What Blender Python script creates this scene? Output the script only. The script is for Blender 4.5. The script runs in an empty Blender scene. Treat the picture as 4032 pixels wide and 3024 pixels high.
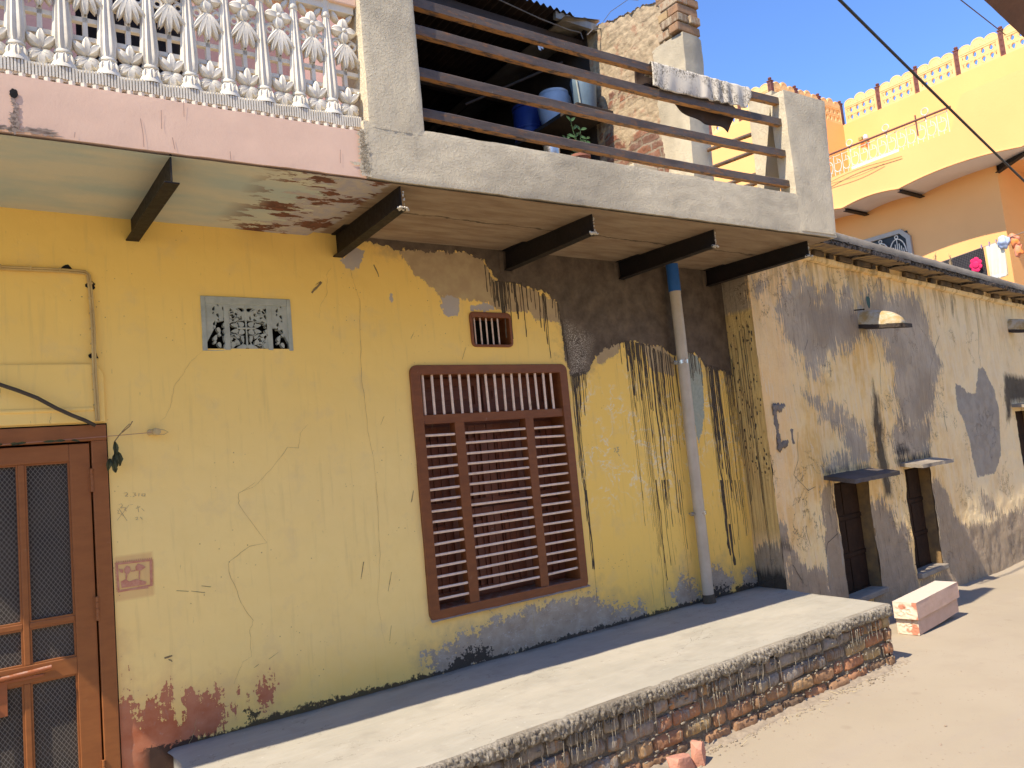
import bpy, bmesh, math, random
import numpy as np
from mathutils import Vector, Matrix, noise as mnoise
from math import sin, cos, pi, radians
random.seed(7); rng = np.random.default_rng(7)
scn = bpy.context.scene
COL = scn.collection

# ------------------------------------------------------------------ camera
R = np.array([[0.8117539231411903, -0.5763513827001608, -0.09420537099602731],
              [-0.021113989226111768, 0.13224131838103054, -0.9909926504126085],
              [0.5836178267700929, 0.8064312229647731, 0.09517833211237892]])
FOC = 3053.961445106274
CAM = np.array([0.0, -4.2, 1.6086])
cam = bpy.data.objects.new('camera', bpy.data.cameras.new('camera')); COL.objects.link(cam)
M = Matrix([[R[0][i], -R[1][i], -R[2][i], CAM[i]] for i in range(3)] + [[0, 0, 0, 1]])
cam.matrix_world = M
cam.data.sensor_width = 36; cam.data.lens = FOC / 4032 * 36
cam.data.clip_start = 0.05; cam.data.clip_end = 2000
scn.camera = cam
# ------------------------------------------------------------------ light
SUN = Vector((0.75, 0.17, -1.0)).normalized()          # the way the light travels
w = bpy.data.worlds.new('World'); scn.world = w; w.use_nodes = True
nt = w.node_tree; nt.nodes.clear()
sky = nt.nodes.new('ShaderNodeTexSky'); sky.sky_type = 'NISHITA'; sky.sun_disc = False
sky.sun_elevation = math.asin(-SUN.z); sky.sun_rotation = math.atan2(-SUN.x, -SUN.y)
sky.air_density = 1.0; sky.dust_density = 0.0; sky.ozone_density = 6.0; sky.altitude = 0
bg = nt.nodes.new('ShaderNodeBackground'); bg.inputs[1].default_value = 0.082
wo = nt.nodes.new('ShaderNodeOutputWorld')
hs_ = nt.nodes.new('ShaderNodeHueSaturation'); hs_.inputs['Saturation'].default_value = 1.10; hs_.inputs['Value'].default_value = 1.0; hs_.inputs['Hue'].default_value = 0.509
nt.links.new(sky.outputs[0], hs_.inputs['Color']); nt.links.new(hs_.outputs[0], bg.inputs[0]); nt.links.new(bg.outputs[0], wo.inputs[0])
sl = bpy.data.lights.new('sun', 'SUN'); sl.energy = 2.15; sl.angle = radians(0.5); sl.color = (1.0, 0.885, 0.71)
so = bpy.data.objects.new('sun', sl); COL.objects.link(so); so.rotation_euler = SUN.to_track_quat('-Z', 'Y').to_euler()
so.location = (-8, -4, 20)
scn.view_settings.view_transform = 'Standard'; scn.view_settings.look = 'None'
scn.view_settings.exposure = 1.86; scn.view_settings.gamma = 1
scn.render.engine = 'CYCLES'

# ------------------------------------------------------------------ measured planes of the place
def ray(x, y):
    return R.T @ np.array([(x - 2016) / FOC, (y - 1512) / FOC, 1.0])
ZM = dict(A=(1200, 900, .678), B=(2200, 900, .5425), C=(0, 1900, .678), D=(1300, 1900, .678), E=(2900, 850, .5124),
          F=(2900, 1650, .5124), G=(0, 1000, .5877), H=(3232, 1900, .3617), I=(2500, 1900, .6926), J=(0, 0, .678),
          K=(1400, 0, .678), L=(2700, 0, .6027), M=(1600, 0, .4069), V=(0, 0, 1.8228), N=(3200, 350, .3761), O=(3300, 800, .3315), P=(2400, 2400, .5425))
def src(z, p):
    a = ZM[z]; return a[0] + p[0] * a[2], a[1] + p[1] * a[2]
def hit(z, p, P0, n):
    d = ray(*src(z, p)); t = np.dot(np.array(P0) - CAM, n) / np.dot(d, n); return CAM + t * d
def onY(z, p, Y=0.0): return hit(z, p, (0, Y, 0), (0, 1, 0))
def onX(z, p, X): return hit(z, p, (X, 0, 0), (1, 0, 0))
def onZ(z, p, Z): return hit(z, p, (0, 0, Z), (0, 0, 1))
def W(z, p):                                   # main wall (x, z)
    q = onY(z, p); return (q[0], q[2])
BN = np.array([0.041, 1.0, 0.0])
def onB(z, p, d=0.0):                          # balcony front plane (x, z)
    q = hit(z, p, (0, -.855 + d, 0), BN); return (q[0], q[2])
def yb(x, d=0.0): return -.855 - .041 * x + d
FA = radians(5); FD = np.array([cos(FA), sin(FA), 0]); FN = np.array([-sin(FA), cos(FA), 0]); FO = np.array([5.3, -.3, 0])
def onF(z, p, d=0.0):                          # old house front plane (l, z); d>0 goes into the wall
    q = hit(z, p, FO + FN * d, FN); return (float(np.dot(q - FO, FD)), q[2])
def FW(l, z, d=0.0):
    q = FO + FD * l + FN * d; return (q[0], q[1], z)
def WP(z, pts): return [W(z, p) for p in pts]
def FP(z, pts): return [onF(z, p) for p in pts]

# ------------------------------------------------------------------ mesh helpers
ORG = {}
def thing(name, label, cat, loc=(0, 0, 0), group=None, kind=None):
    o = bpy.data.objects.new(name, None); COL.objects.link(o); o.location = loc; o.empty_display_size = .2
    ORG[o.name] = Vector(loc); o['label'] = label; o['category'] = cat
    if group: o['group'] = group
    if kind: o['kind'] = kind
    return o
class MB:
    def __init__(s): s.v = []; s.f = []; s.c = []; s.col = (1, 1, 1)
    def add(s, vs, fs):
        b = len(s.v); s.v += [tuple(float(k) for k in q) for q in vs]; s.f += [tuple(i + b for i in f) for f in fs]; s.c += [s.col] * len(fs)
    def box(s, x0, x1, y0, y1, z0, z1, T=None):
        vs = [(x, y, z) for z in (z0, z1) for y in (y0, y1) for x in (x0, x1)]
        if T: vs = [T(*q) for q in vs]
        s.add(vs, [(0, 2, 3, 1), (4, 5, 7, 6), (0, 1, 5, 4), (2, 6, 7, 3), (0, 4, 6, 2), (1, 3, 7, 5)])
    def prism(s, poly, a, b, T):               # poly (p,q) extruded from a to b; T(p,q,r)->xyz
        n = len(poly); vs = [T(p, q, a) for p, q in poly] + [T(p, q, b) for p, q in poly]
        s.add(vs, [tuple(range(n))[::-1], tuple(range(n, 2 * n))] + [(i, (i + 1) % n, n + (i + 1) % n, n + i) for i in range(n)])
    def tube(s, pts, r, n=8, cap=True, flat=1.0):
        pts = [Vector(p) for p in pts]; rr = r if hasattr(r, '__len__') else [r] * len(pts); rings = []; b = None
        for i, p in enumerate(pts):
            d = (pts[min(i + 1, len(pts) - 1)] - pts[max(i - 1, 0)]).normalized()
            if b is None: b = d.orthogonal().normalized()
            b = (b - d * b.dot(d)).normalized(); c = d.cross(b)
            rings.append([p + (b * cos(2 * pi * k / n) + c * sin(2 * pi * k / n) * flat) * rr[i] for k in range(n)])
        vs = [q for g in rings for q in g]; fs = []
        for i in range(len(pts) - 1):
            for k in range(n): fs.append((i * n + k, i * n + (k + 1) % n, (i + 1) * n + (k + 1) % n, (i + 1) * n + k))
        if cap: fs += [tuple(range(n))[::-1], tuple(range((len(pts) - 1) * n, len(pts) * n))]
        s.add(vs, fs)
    def lathe(s, prof, c, n=24, T=None, fl=0, fa=0):
        vs = []
        for r, z in prof:
            for k in range(n):
                a = 2 * pi * k / n; q = r * (1 + fa * cos(fl * a)) if fl else r
                p = (c[0] + q * cos(a), c[1] + q * sin(a), c[2] + z); vs.append(T(*p) if T else p)
        fs = []
        for i in range(len(prof) - 1):
            for k in range(n): fs.append((i * n + k, i * n + (k + 1) % n, (i + 1) * n + (k + 1) % n, (i + 1) * n + k))
        fs += [tuple(range(n))[::-1], tuple(range((len(prof) - 1) * n, len(prof) * n))]
        s.add(vs, fs)
    def grid(s, P, close=False):               # P[i][j] points
        a = len(P); b = len(P[0]); s.add([q for r in P for q in r], [(i * b + j, i * b + j + 1, (i + 1) * b + j + 1, (i + 1) * b + j) for i in range(a - 1) for j in range(b - 1)])
    def ico(s, c, r, sub=2, amp=.2, sc=(1, 1, 1), fr=3.0):
        bm = bmesh.new(); bmesh.ops.create_icosphere(bm, subdivisions=sub, radius=1)
        off = Vector((random.random() * 50,) * 3); vs = []
        for v in bm.verts:
            k = 1 + amp * mnoise.noise(v.co * fr * .5 + off) * 2; q = v.co * k; vs.append((c[0] + q.x * r * sc[0], c[1] + q.y * r * sc[1], c[2] + q.z * r * sc[2]))
        bm.verts.index_update(); s.add(vs, [tuple(v.index for v in f.verts) for f in bm.faces]); bm.free()
def obj(name, mb, mat, parent=None, smooth=False, bevel=0, attrs=None, colors=False, label=None, kind=None, seg=2):
    root = parent
    while root is not None and root.parent is not None: root = root.parent
    o0 = ORG.get(root.name, Vector((0, 0, 0))) if root is not None else Vector((0, 0, 0))
    me = bpy.data.meshes.new(name); vs = [(q[0] - o0.x, q[1] - o0.y, q[2] - o0.z) for q in mb.v]
    me.from_pydata(vs, [], mb.f); me.materials.append(mat)
    if attrs:
        for k, a in attrs.items():
            t = me.attributes.new(k, 'FLOAT', 'POINT'); t.data.foreach_set('value', np.asarray(a, dtype=np.float32))
    if colors:
        t = me.attributes.new('tone', 'FLOAT_VECTOR', 'FACE'); t.data.foreach_set('vector', np.asarray(mb.c, dtype=np.float32).ravel())
    me.validate(); me.update()
    if smooth == 'auto':
        me.shade_smooth() if hasattr(me, 'shade_smooth') else None
        try: me.set_sharp_from_angle(angle=radians(38))
        except Exception: pass
    elif smooth: me.polygons.foreach_set('use_smooth', [True] * len(me.polygons))
    o = bpy.data.objects.new(name, me); COL.objects.link(o)
    if parent is not None: o.parent = parent
    if bevel:
        m = o.modifiers.new('bevel', 'BEVEL'); m.width = bevel; m.segments = seg; m.limit_method = 'ANGLE'; m.angle_limit = radians(40)
    if label: o['label'] = label
    if kind: o['kind'] = kind
    return o
def tag(o, label, cat, group=None, kind=None):
    o['label'] = label; o['category'] = cat
    if group: o['group'] = group
    if kind: o['kind'] = kind
    return o
def copy_tree(o, parent=None):
    c = o.copy(); COL.objects.link(c)
    if parent is not None: c.parent = parent
    ORG[c.name] = ORG.get(o.name, Vector((0, 0, 0)))
    for ch in list(o.children): copy_tree(ch, c)
    return c
def plate(outer, holes, t, bev=0.0):
    """flat plate with holes (curve fill), returns verts (x,y,z thickness -t..t) and faces"""
    cu = bpy.data.curves.new('tmp', 'CURVE'); cu.dimensions = '2D'; cu.fill_mode = 'BOTH'; cu.extrude = t; cu.bevel_depth = bev; cu.bevel_resolution = 1
    for lp in [outer] + holes:
        sp = cu.splines.new('POLY'); sp.points.add(len(lp) - 1)
        for i, p in enumerate(lp): sp.points[i].co = (p[0], p[1], 0, 1)
        sp.use_cyclic_u = True
    o = bpy.data.objects.new('tmp', cu); COL.objects.link(o)
    dg = bpy.context.evaluated_depsgraph_get(); me = bpy.data.meshes.new_from_object(o.evaluated_get(dg))
    vs = [tuple(v.co) for v in me.vertices]; fs = [tuple(p.vertices) for p in me.polygons]
    bpy.data.objects.remove(o); bpy.data.curves.remove(cu); bpy.data.meshes.remove(me)
    return vs, fs
def fbm(x, y, z=0.0, o=4):
    return mnoise.fractal(Vector((x, y, z)), 0.6, 2.1, o)
def sdf(px, pz, poly):
    """signed distance, + inside"""
    x = np.asarray(px); z = np.asarray(pz); d = np.full(x.shape, 1e9); ins = np.zeros(x.shape, bool); n = len(poly)
    for i in range(n):
        ax, az = poly[i]; bx, bz = poly[(i + 1) % n]; ex, ez = bx - ax, bz - az; L = ex * ex + ez * ez + 1e-12
        t = np.clip(((x - ax) * ex + (z - az) * ez) / L, 0, 1)
        d = np.minimum(d, np.hypot(x - ax - t * ex, z - az - t * ez))
        c = ((az > z) != (bz > z)) & (x < ex * (z - az) / (ez if abs(ez) > 1e-12 else 1e-12) + ax); ins ^= c
    return np.where(ins, d, -d)
def sdu(px, pz, polys):
    r = np.full(np.asarray(px).shape, -1.0)
    for p in polys: r = np.maximum(r, sdf(px, pz, p))
    return r
def gridwall(x0, x1, z0, z1, st, holes, T, amp=.002, ext=()):
    xs = set(np.round(np.arange(x0, x1, st), 5)) | {x1}; zs = set(np.round(np.arange(z0, z1, st), 5)) | {z1}
    for h in holes: xs |= {h[0], h[1]}; zs |= {h[2], h[3]}
    def clean(s):
        s = sorted(s); keep = {x0, x1, z0, z1} | {e for h in holes for e in h}; out = []
        for q in s:
            if out and q - out[-1] < st * .25 and q not in keep: continue
            if out and q - out[-1] < st * .25 and out[-1] not in keep: out[-1] = q; continue
            out.append(q)
        return out
    xs = np.array(clean(xs)); zs = np.array(clean(zs)); nx = len(xs)
    X, Z = np.meshgrid(xs, zs); X = X.ravel(); Z = Z.ravel()
    mb = MB(); mb.v = [T(a, b, amp * fbm(a * 3, b * 3, 1.7)) for a, b in zip(X, Z)]
    cx = (xs[1:] + xs[:-1]) / 2; cz = (zs[1:] + zs[:-1]) / 2
    for j in range(len(zs) - 1):
        for i in range(nx - 1):
            if any(h[0] < cx[i] < h[1] and h[2] < cz[j] < h[3] for h in holes): continue
            mb.f.append((j * nx + i, j * nx + i + 1, (j + 1) * nx + i + 1, (j + 1) * nx + i))
    return mb, X, Z

# ------------------------------------------------------------------ node helpers
class NM:
    def __init__(s, name):
        s.m = bpy.data.materials.new(name); s.m.use_nodes = True; s.t = s.m.node_tree; s.t.nodes.clear()
        s.g = s.n('NewGeometry'); s.P = s.g.outputs['Position']
    def n(s, k): return s.t.nodes.new('ShaderNode' + k)
    def L(s, a, b):
        if isinstance(a, (int, float)): b.default_value = a
        elif isinstance(a, (tuple, list)): b.default_value = tuple(a) + ((1,) if len(a) == 3 and len(b.default_value) == 4 else ())
        else: s.t.links.new(a, b)
    def vec(s, sc=(1, 1, 1), rot=(0, 0, 0), loc=(0, 0, 0), v=None):
        m = s.n('Mapping'); s.L(v or s.P, m.inputs[0]); m.inputs['Scale'].default_value = sc; m.inputs['Rotation'].default_value = rot; m.inputs['Location'].default_value = loc
        return m.outputs[0]
    def noise(s, sc, det=4, ro=.55, dist=0, v=None):
        m = s.n('TexNoise'); s.L(v or s.P, m.inputs['Vector']); m.inputs['Scale'].default_value = sc; m.inputs['Detail'].default_value = det
        m.inputs['Roughness'].default_value = ro; m.inputs['Distortion'].default_value = dist; return m.outputs[0]
    def voro(s, sc, f='F1', v=None, out=0, rnd=1):
        m = s.n('TexVoronoi'); m.feature = f; s.L(v or s.P, m.inputs['Vector']); m.inputs['Scale'].default_value = sc; m.inputs['Randomness'].default_value = rnd; return m.outputs[out]
    def mr(s, v, a, b, c=0.0, d=1.0, sm=False):
        m = s.n('MapRange'); m.interpolation_type = 'SMOOTHSTEP' if sm else 'LINEAR'; s.L(v, m.inputs[0])
        for i, q in enumerate((a, b, c, d)): m.inputs[i + 1].default_value = q
        return m.outputs[0]
    def ma(s, op, a, b=0.0, c=None):
        m = s.n('Math'); m.operation = op; s.L(a, m.inputs[0]); s.L(b, m.inputs[1])
        if c is not None: s.L(c, m.inputs[2])
        return m.outputs[0]
    def mix(s, f, a, b, mode='MIX'):
        m = s.n('Mix'); m.data_type = 'RGBA'; m.blend_type = mode; s.L(f, m.inputs[0]); s.L(a, m.inputs[6]); s.L(b, m.inputs[7]); return m.outputs[2]
    def attr(s, k):
        m = s.n('Attribute'); m.attribute_name = k; return m.outputs['Fac']
    def attrv(s, k):
        m = s.n('Attribute'); m.attribute_name = k; return m.outputs['Vector']
    def sep(s, v=None):
        m = s.n('SeparateXYZ'); s.L(v or s.P, m.inputs[0]); return m.outputs
    def ramp(s, v, stops):
        m = s.n('ValToRGB'); s.L(v, m.inputs[0]); e = m.color_ramp.elements
        while len(e) < len(stops): e.new(.5)
        for q, (p, c) in zip(e, stops): q.position = p; q.color = tuple(c) + (1,)
        return m.outputs[0]
    def mask(s, sd, nz, amp, wd=.002):
        """ragged edged mask from a signed distance"""
        return s.mr(s.ma('ADD', sd, s.ma('MULTIPLY', s.ma('SUBTRACT', nz, .5), amp * 2.4)), -wd, wd, sm=True)
    def out(s, col, rough=.85, metal=0.0, h=None, hs=.5, hd=.005, spec=.35, alpha=None, coat=0):
        p = s.n('BsdfPrincipled'); s.L(col, p.inputs['Base Color']); s.L(rough, p.inputs['Roughness']); s.L(metal, p.inputs['Metallic'])
        p.inputs['Specular IOR Level'].default_value = spec
        if coat: p.inputs['Coat Weight'].default_value = coat
        if alpha is not None: s.L(alpha, p.inputs['Alpha'])
        if h is not None:
            b = s.n('Bump'); s.L(h, b.inputs['Height']); b.inputs['Strength'].default_value = hs; b.inputs['Distance'].default_value = hd; s.L(b.outputs[0], p.inputs['Normal'])
        o = s.n('OutputMaterial'); s.t.links.new(p.outputs[0], o.inputs[0]); return s.m
def simple(name, c, c2=None, sc=8, rough=.7, metal=0, hs=.3, hd=.003, bsc=60, spec=.35):
    n = NM(name); c2 = c2 or tuple(k * .75 for k in c)
    a = n.noise(sc, 5, .6); b = n.noise(bsc, 4, .6)
    col = n.mix(n.mr(a, .35, .65), c, c2)
    return n.out(col, n.mr(b, .3, .7, rough - .08, min(1, rough + .08)), metal, b, hs, hd, spec)

# ------------------------------------------------------------------ materials
def m_mainwall():
    n = NM('painted_plaster')
    x, y, z = n.sep()[:3]
    v2 = n.vec((1, 1, 1)); st = n.vec((14, 14, 1.1)); st2 = n.vec((45, 45, 1.6))
    nf = n.noise(38, 6, .68); nm = n.noise(9, 5, .6); nl = n.noise(1.3, 3, .5); ns = n.noise(2, 4, .6, v=st); nd = n.noise(160, 3, .6)
    rag = n.ma('ADD', n.ma('MULTIPLY', nf, .55), n.ma('MULTIPLY', nm, .45))
    ragx = n.ma('ADD', n.ma('MULTIPLY', rag, .6), n.ma('MULTIPLY', n.noise(2.5, 4, .6, v=n.vec((9, 9, 1))), .4))
    yel = n.mix(n.mr(nl, .3, .7), (.97, .71, .265), (.93, .675, .255))
    yel = n.mix(n.mr(nm, .42, .7, 0, .3), yel, (.88, .63, .22))
    bright = n.mr(x, 3.4, 3.62)                                       # a newer, stronger yellow beyond the window
    yel = n.mix(n.ma('MULTIPLY', bright, .75), yel, (.97, .61, .11))
    yel = n.mix(n.ma('MULTIPLY', n.mr(n.ma('ADD', z, n.ma('MULTIPLY', nl, .5)), 1.75, 2.75), .85), yel, (.95, .62, .145))  # golden cast of bounced light under the soffit, painted into the yellow
    yel = n.mix(n.mr(n.ma('ADD', z, n.ma('MULTIPLY', nm, .3)), .86, .60, 0, .6), yel, (.86, .57, .13))
    # crackled salt bloom right of the window
    vor = n.ma('ABSOLUTE', n.ma('SUBTRACT', n.noise(8, 5, .65, .6), .5))
    blo = n.ma('MULTIPLY', n.mr(vor, .03, .0), n.ma('MULTIPLY', n.mr(n.noise(4, 4, .6), .46, .56), bright))
    blo = n.ma('MULTIPLY', blo, n.ma('MULTIPLY', n.mr(z, 1.0, 1.4), n.mr(z, 2.3, 1.95)))
    yel = n.mix(n.ma('MULTIPLY', blo, .75), yel, (.84, .78, .62))
    # faint vertical dirt streaks and specks
    yel = n.mix(n.mr(ns, .56, .74, 0, .20), yel, (.46, .34, .15))
    sp = n.ma('MULTIPLY', n.mr(n.voro(26), .10, .06), n.mr(n.noise(2.2, 2), .52, .62))
    yel = n.mix(n.ma('MULTIPLY', sp, .8), yel, (.22, .13, .06))
    strk = n.ma('MULTIPLY', n.mr(n.noise(2.0, 5, .7, v=st2), .60, .68), n.mr(n.attr('dirt'), -.12, .10))
    yel = n.mix(n.ma('MULTIPLY', strk, .85), yel, (.15, .10, .055))
    col = yel
    scuff = n.ma('MULTIPLY', n.mr(n.noise(3, 5, .7, v=n.vec((16, 16, 2.2), rot=(0, .25, 0))), .68, .72), .55)
    col = n.mix(scuff, col, (.33, .24, .11))
    beige = n.mix(n.mr(nm, .4, .6), (.50, .37, .20), (.44, .31, .17))
    col = n.mix(n.mask(n.attr('beige'), ragx, .10), col, beige)
    col = n.mix(n.mask(n.attr('lilac'), ragx, .07), col, (.46, .40, .35))
    green = n.mix(n.mr(nf, .4, .6), (.42, .45, .36), (.34, .38, .31))
    col = n.mix(n.mask(n.attr('green'), ragx, .06), col, green)
    def soft(k, c, f=.45, w=.16): return n.mix(n.ma('MULTIPLY', n.mr(n.ma('ADD', n.attr(k), n.ma('MULTIPLY', n.ma('SUBTRACT', nm, .5), .5)), -w, .03, sm=True), f), col, c)
    col = soft('damp', (.50, .36, .16)); col = soft('terra', (.66, .40, .18), .35); col = soft('cement', (.40, .29, .15), .5, .10)
    col = n.mix(n.mr(n.noise(5, 5, .65, v=n.vec((1, 1, 1), loc=(9, 0, 2))), .54, .68, 0, .22), col, (.66, .50, .27))
    damp = n.mix(n.mr(nm, .35, .65), (.32, .255, .185), (.44, .37, .275)); damp = n.mix(n.mr(nf, .6, .75), damp, (.16, .13, .10))
    damp = n.mix(n.mr(n.ma('ABSOLUTE', n.ma('SUBTRACT', n.noise(5, 4, .6, v=n.vec((1, 1, 2.4))), .5)), .008, .0, 0, .6), damp, (.52, .5, .46))
    col = n.mix(n.mask(n.attr('damp'), rag, .26), col, damp)
    terra = n.mix(n.mr(nm, .35, .65), (.43, .13, .055), (.52, .21, .11)); terra = n.mix(n.mr(nf, .58, .7, 0, .5), terra, (.45, .27, .2))
    col = n.mix(n.mask(n.attr('terra'), ragx, .34), col, terra)
    ce = n.mix(n.mr(nm, .35, .68), (.085, .062, .043), (.17, .125, .085)); ce = n.mix(n.mr(nd, .6, .75, 0, .5), ce, (.05, .036, .026))
    ce = n.mix(n.ma('MULTIPLY', n.mr(nd, .5, .62), n.mr(n.attr('salt'), -.06, .06)), ce, (.62, .55, .43))
    cm = n.mask(n.attr('cement'), ragx, .09); col = n.mix(cm, col, ce)
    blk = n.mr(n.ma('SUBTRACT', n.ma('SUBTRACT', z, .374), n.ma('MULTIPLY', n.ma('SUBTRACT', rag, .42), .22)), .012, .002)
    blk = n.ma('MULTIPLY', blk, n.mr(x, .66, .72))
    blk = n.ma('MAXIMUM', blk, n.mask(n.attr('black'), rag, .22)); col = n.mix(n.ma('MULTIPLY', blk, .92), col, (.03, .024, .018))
    rr = n.attr('stamp'); col = n.mix(rr, col, (.42, .11, .06))
    h = n.ma('ADD', n.ma('MULTIPLY', nm, .5), n.ma('ADD', n.ma('MULTIPLY', nd, n.ma('ADD', n.ma('MULTIPLY', cm, .5), .06)), n.ma('MULTIPLY', cm, .6)))
    h = n.ma('ADD', h, n.ma('MULTIPLY', n.ma('ADD', n.mask(n.attr('beige'), ragx, .10), n.mask(n.attr('terra'), ragx, .34)), -.25))
    dent = n.mr(n.noise(14, 3, .5), .62, .72); h = n.ma('SUBTRACT', h, n.ma('MULTIPLY', dent, .25))
    return n.out(col, .82, 0, h, .4, .007, .3)
def m_concrete(name, c1, c2, bs=1.0, dark=(.12, .1, .08), st=.9):
    n = NM(name); a = n.noise(2.2, 5, .62); b = n.noise(60, 5, .65); c = n.noise(11, 5, .6); ve = n.voro(38, 'SMOOTH_F1')
    lump = n.mr(n.noise(80, 5, .7, .3), .48, .66)
    col = n.mix(n.mr(a, .35, .65), c1, c2); col = n.mix(n.mr(c, .5, .8, 0, .3), col, dark); col = n.mix(n.mr(n.noise(1.1, 4, .6), .5, .66, 0, .35), col, dark)
    return n.out(col, .9, 0, n.ma('ADD', n.ma('MULTIPLY', b, .35), n.ma('MULTIPLY', lump, bs)), st, .006, .2)
def m_soffit():
    n = NM('soffit_paint'); x, y, z = n.sep()[:3]
    nm = n.noise(5, 6, .65, v=n.vec((1, 3, 1))); nf = n.noise(20, 5, .65); nl = n.noise(1.6, 4, .6, v=n.vec((1, 2.6, 1)))
    cream = n.mix(n.mr(nl, .4, .62), (.56, .53, .40), (.42, .47, .41))
    d = n.ma('ADD', n.ma('SUBTRACT', x, 1.42), n.ma('MULTIPLY', n.ma('SUBTRACT', nm, .5), 1.1))
    lil = n.mr(d, -.01, .01, sm=True); col = n.mix(lil, cream, n.mix(n.mr(nf, .4, .6), (.38, .35, .36), (.46, .40, .33)))
    br = n.ma('MULTIPLY', n.mr(n.noise(4, 6, .62, v=n.vec((1.0, 2.3, 1), loc=(3, 1, 0))), .515, .53), n.mr(x, 1.12, 1.32)); col = n.mix(br, col, n.mix(n.mr(nf, .4, .6), (.20, .085, .05), (.12, .06, .04)))
    raw = n.mix(n.mr(n.noise(3, 5, .6, v=n.vec((1, 4, 1))), .35, .65), (.33, .25, .165), (.235, .16, .10))
    raw = n.mix(n.mr(n.noise(6, 5, .7, v=n.vec((1.2, 14, 1), rot=(0, 0, -.25))), .62, .68, 0, .4), raw, (.40, .35, .28))
    raw = n.mix(n.mr(n.ma('ABSOLUTE', n.ma('ADD', n.ma('ADD', y, .52), n.ma('MULTIPLY', n.ma('SUBTRACT', nm, .5), .12))), .012, .002), raw, (.09, .065, .045))
    col = n.mix(n.mr(n.ma('ADD', x, n.ma('MULTIPLY', nm, .15)), 1.83, 1.85), col, raw)
    return n.out(col, .9, 0, nf, .4, .006, .2)
def m_steel():
    n = NM('painted_steel'); a = n.noise(5, 5, .65); b = n.noise(40, 5, .7)
    col = n.mix(n.mr(a, .4, .7), (.008, .0065, .006), (.017, .011, .009)); col = n.mix(n.mr(b, .66, .72, 0, .3), col, (.10, .075, .06))
    return n.out(col, n.mr(b, .3, .7, .5, .7), .0, b, .35, .003, .3)
def m_rust():
    n = NM('rusty_rail'); x, y, z = n.sep()[:3]; a = n.noise(3.5, 5, .65, v=n.vec((1, 3, 5))); b = n.noise(45, 5, .7); c = n.noise(13, 5, .7, v=n.vec((1, 3, 4)))
    col = n.mix(n.mr(a, .38, .62), (.075, .056, .045), (.135, .10, .075)); col = n.mix(n.mr(c, .55, .66, 0, .8), col, (.26, .115, .04)); col = n.mix(n.mr(b, .66, .72, 0, .5), col, (.33, .29, .25)); un = n.ma('MULTIPLY', n.mr(n.sep(n.g.outputs['Normal'])[2], -.3, -.7), n.mr(c, .40, .52)); col = n.mix(un, col, (.42, .20, .06))
    return n.out(col, n.mr(b, .3, .7, .5, .75), .1, b, .6, .004, .4)
def m_wood(name, c1, c2, dirt=(.30, .24, .20)):
    n = NM(name); x, y, z = n.sep()[:3]; a = n.noise(3, 5, .6, v=n.vec((3, 3, 10))); b = n.noise(70, 4, .65); nz = n.n('NewGeometry')
    col = n.mix(n.mr(a, .35, .65), c1, c2); g = n.sep(n.g.outputs['Normal'])
    up = n.ma('MULTIPLY', n.mr(g[2], .5, .95), n.mr(n.noise(30, 5, .7), .42, .62)); col = n.mix(n.ma('MULTIPLY', up, .75), col, dirt)
    col = n.mix(n.mr(n.noise(18, 5, .75), .66, .72, 0, .4), col, dirt)
    return n.out(col, n.mr(b, .3, .7, .42, .58), 0, b, .2, .002, .4)
def m_mesh():
    n = NM('wire_mesh'); x, y, z = n.sep()[:3]
    s = 2 * pi / .024
    a = n.ma('ABSOLUTE', n.ma('SINE', n.ma('MULTIPLY', n.ma('ADD', x, n.ma('MULTIPLY', z, .72)), s / 2 * 1.3))); b = n.ma('ABSOLUTE', n.ma('SINE', n.ma('MULTIPLY', n.ma('SUBTRACT', x, n.ma('MULTIPLY', z, .72)), s / 2 * 1.3)))
    m = n.ma('MAXIMUM', n.mr(a, .26, .12), n.mr(b, .26, .12))
    dust = n.mr(n.noise(2.5, 4, .6), .35, .7)
    col = n.mix(m, n.mix(dust, (.028, .023, .02), (.06, .048, .036)), (.20, .18, .155)); return n.out(col, .75, 0, m, .5, .002, .3)
def m_brick(name, light=1.0, smear=.5, smc=(.33, .30, .26)):
    n = NM(name); x, y, z = n.sep()[:3]; t = n.sep(n.attrv('tone')); b = n.noise(55, 5, .7); c = n.noise(12, 5, .65); sv = n.noise(5, 5, .68, v=n.vec((9, 9, 1.4)))
    base = n.ramp(t[0], [(0, (.15, .105, .07)), (.3, (.33, .20, .11)), (.55, (.38, .215, .115)), (.8, (.42, .19, .10)), (1, (.46, .34, .17))])
    col = n.mix(n.mr(c, .4, .7, 0, .5), base, (.17, .10, .065)); col = n.mix(n.mr(b, .55, .75, 0, .5), col, (.50, .36, .25))
    sm = n.mr(n.ma('ADD', n.ma('ADD', n.ma('MULTIPLY', sv, .62), n.ma('MULTIPLY', c, .38)), t[1]), .58 - .12 * smear, .66 - .12 * smear); col = n.mix(n.ma('MULTIPLY', sm, .88), col, n.mix(n.mr(b, .35, .65), smc, tuple(k * .7 for k in smc)))
    return n.out(col, .92, 0, n.ma('ADD', n.ma('MULTIPLY', b, .7), n.ma('MULTIPLY', sm, .5)), .9, .006, .2)
def m_sheet():
    n = NM('sooty_sheet'); a = n.noise(4, 5, .6); return n.out(n.mix(n.mr(a, .4, .65), (.020, .014, .011), (.045, .028, .02)), .7, .2, n.noise(50), .3, .003, .3)
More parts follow.
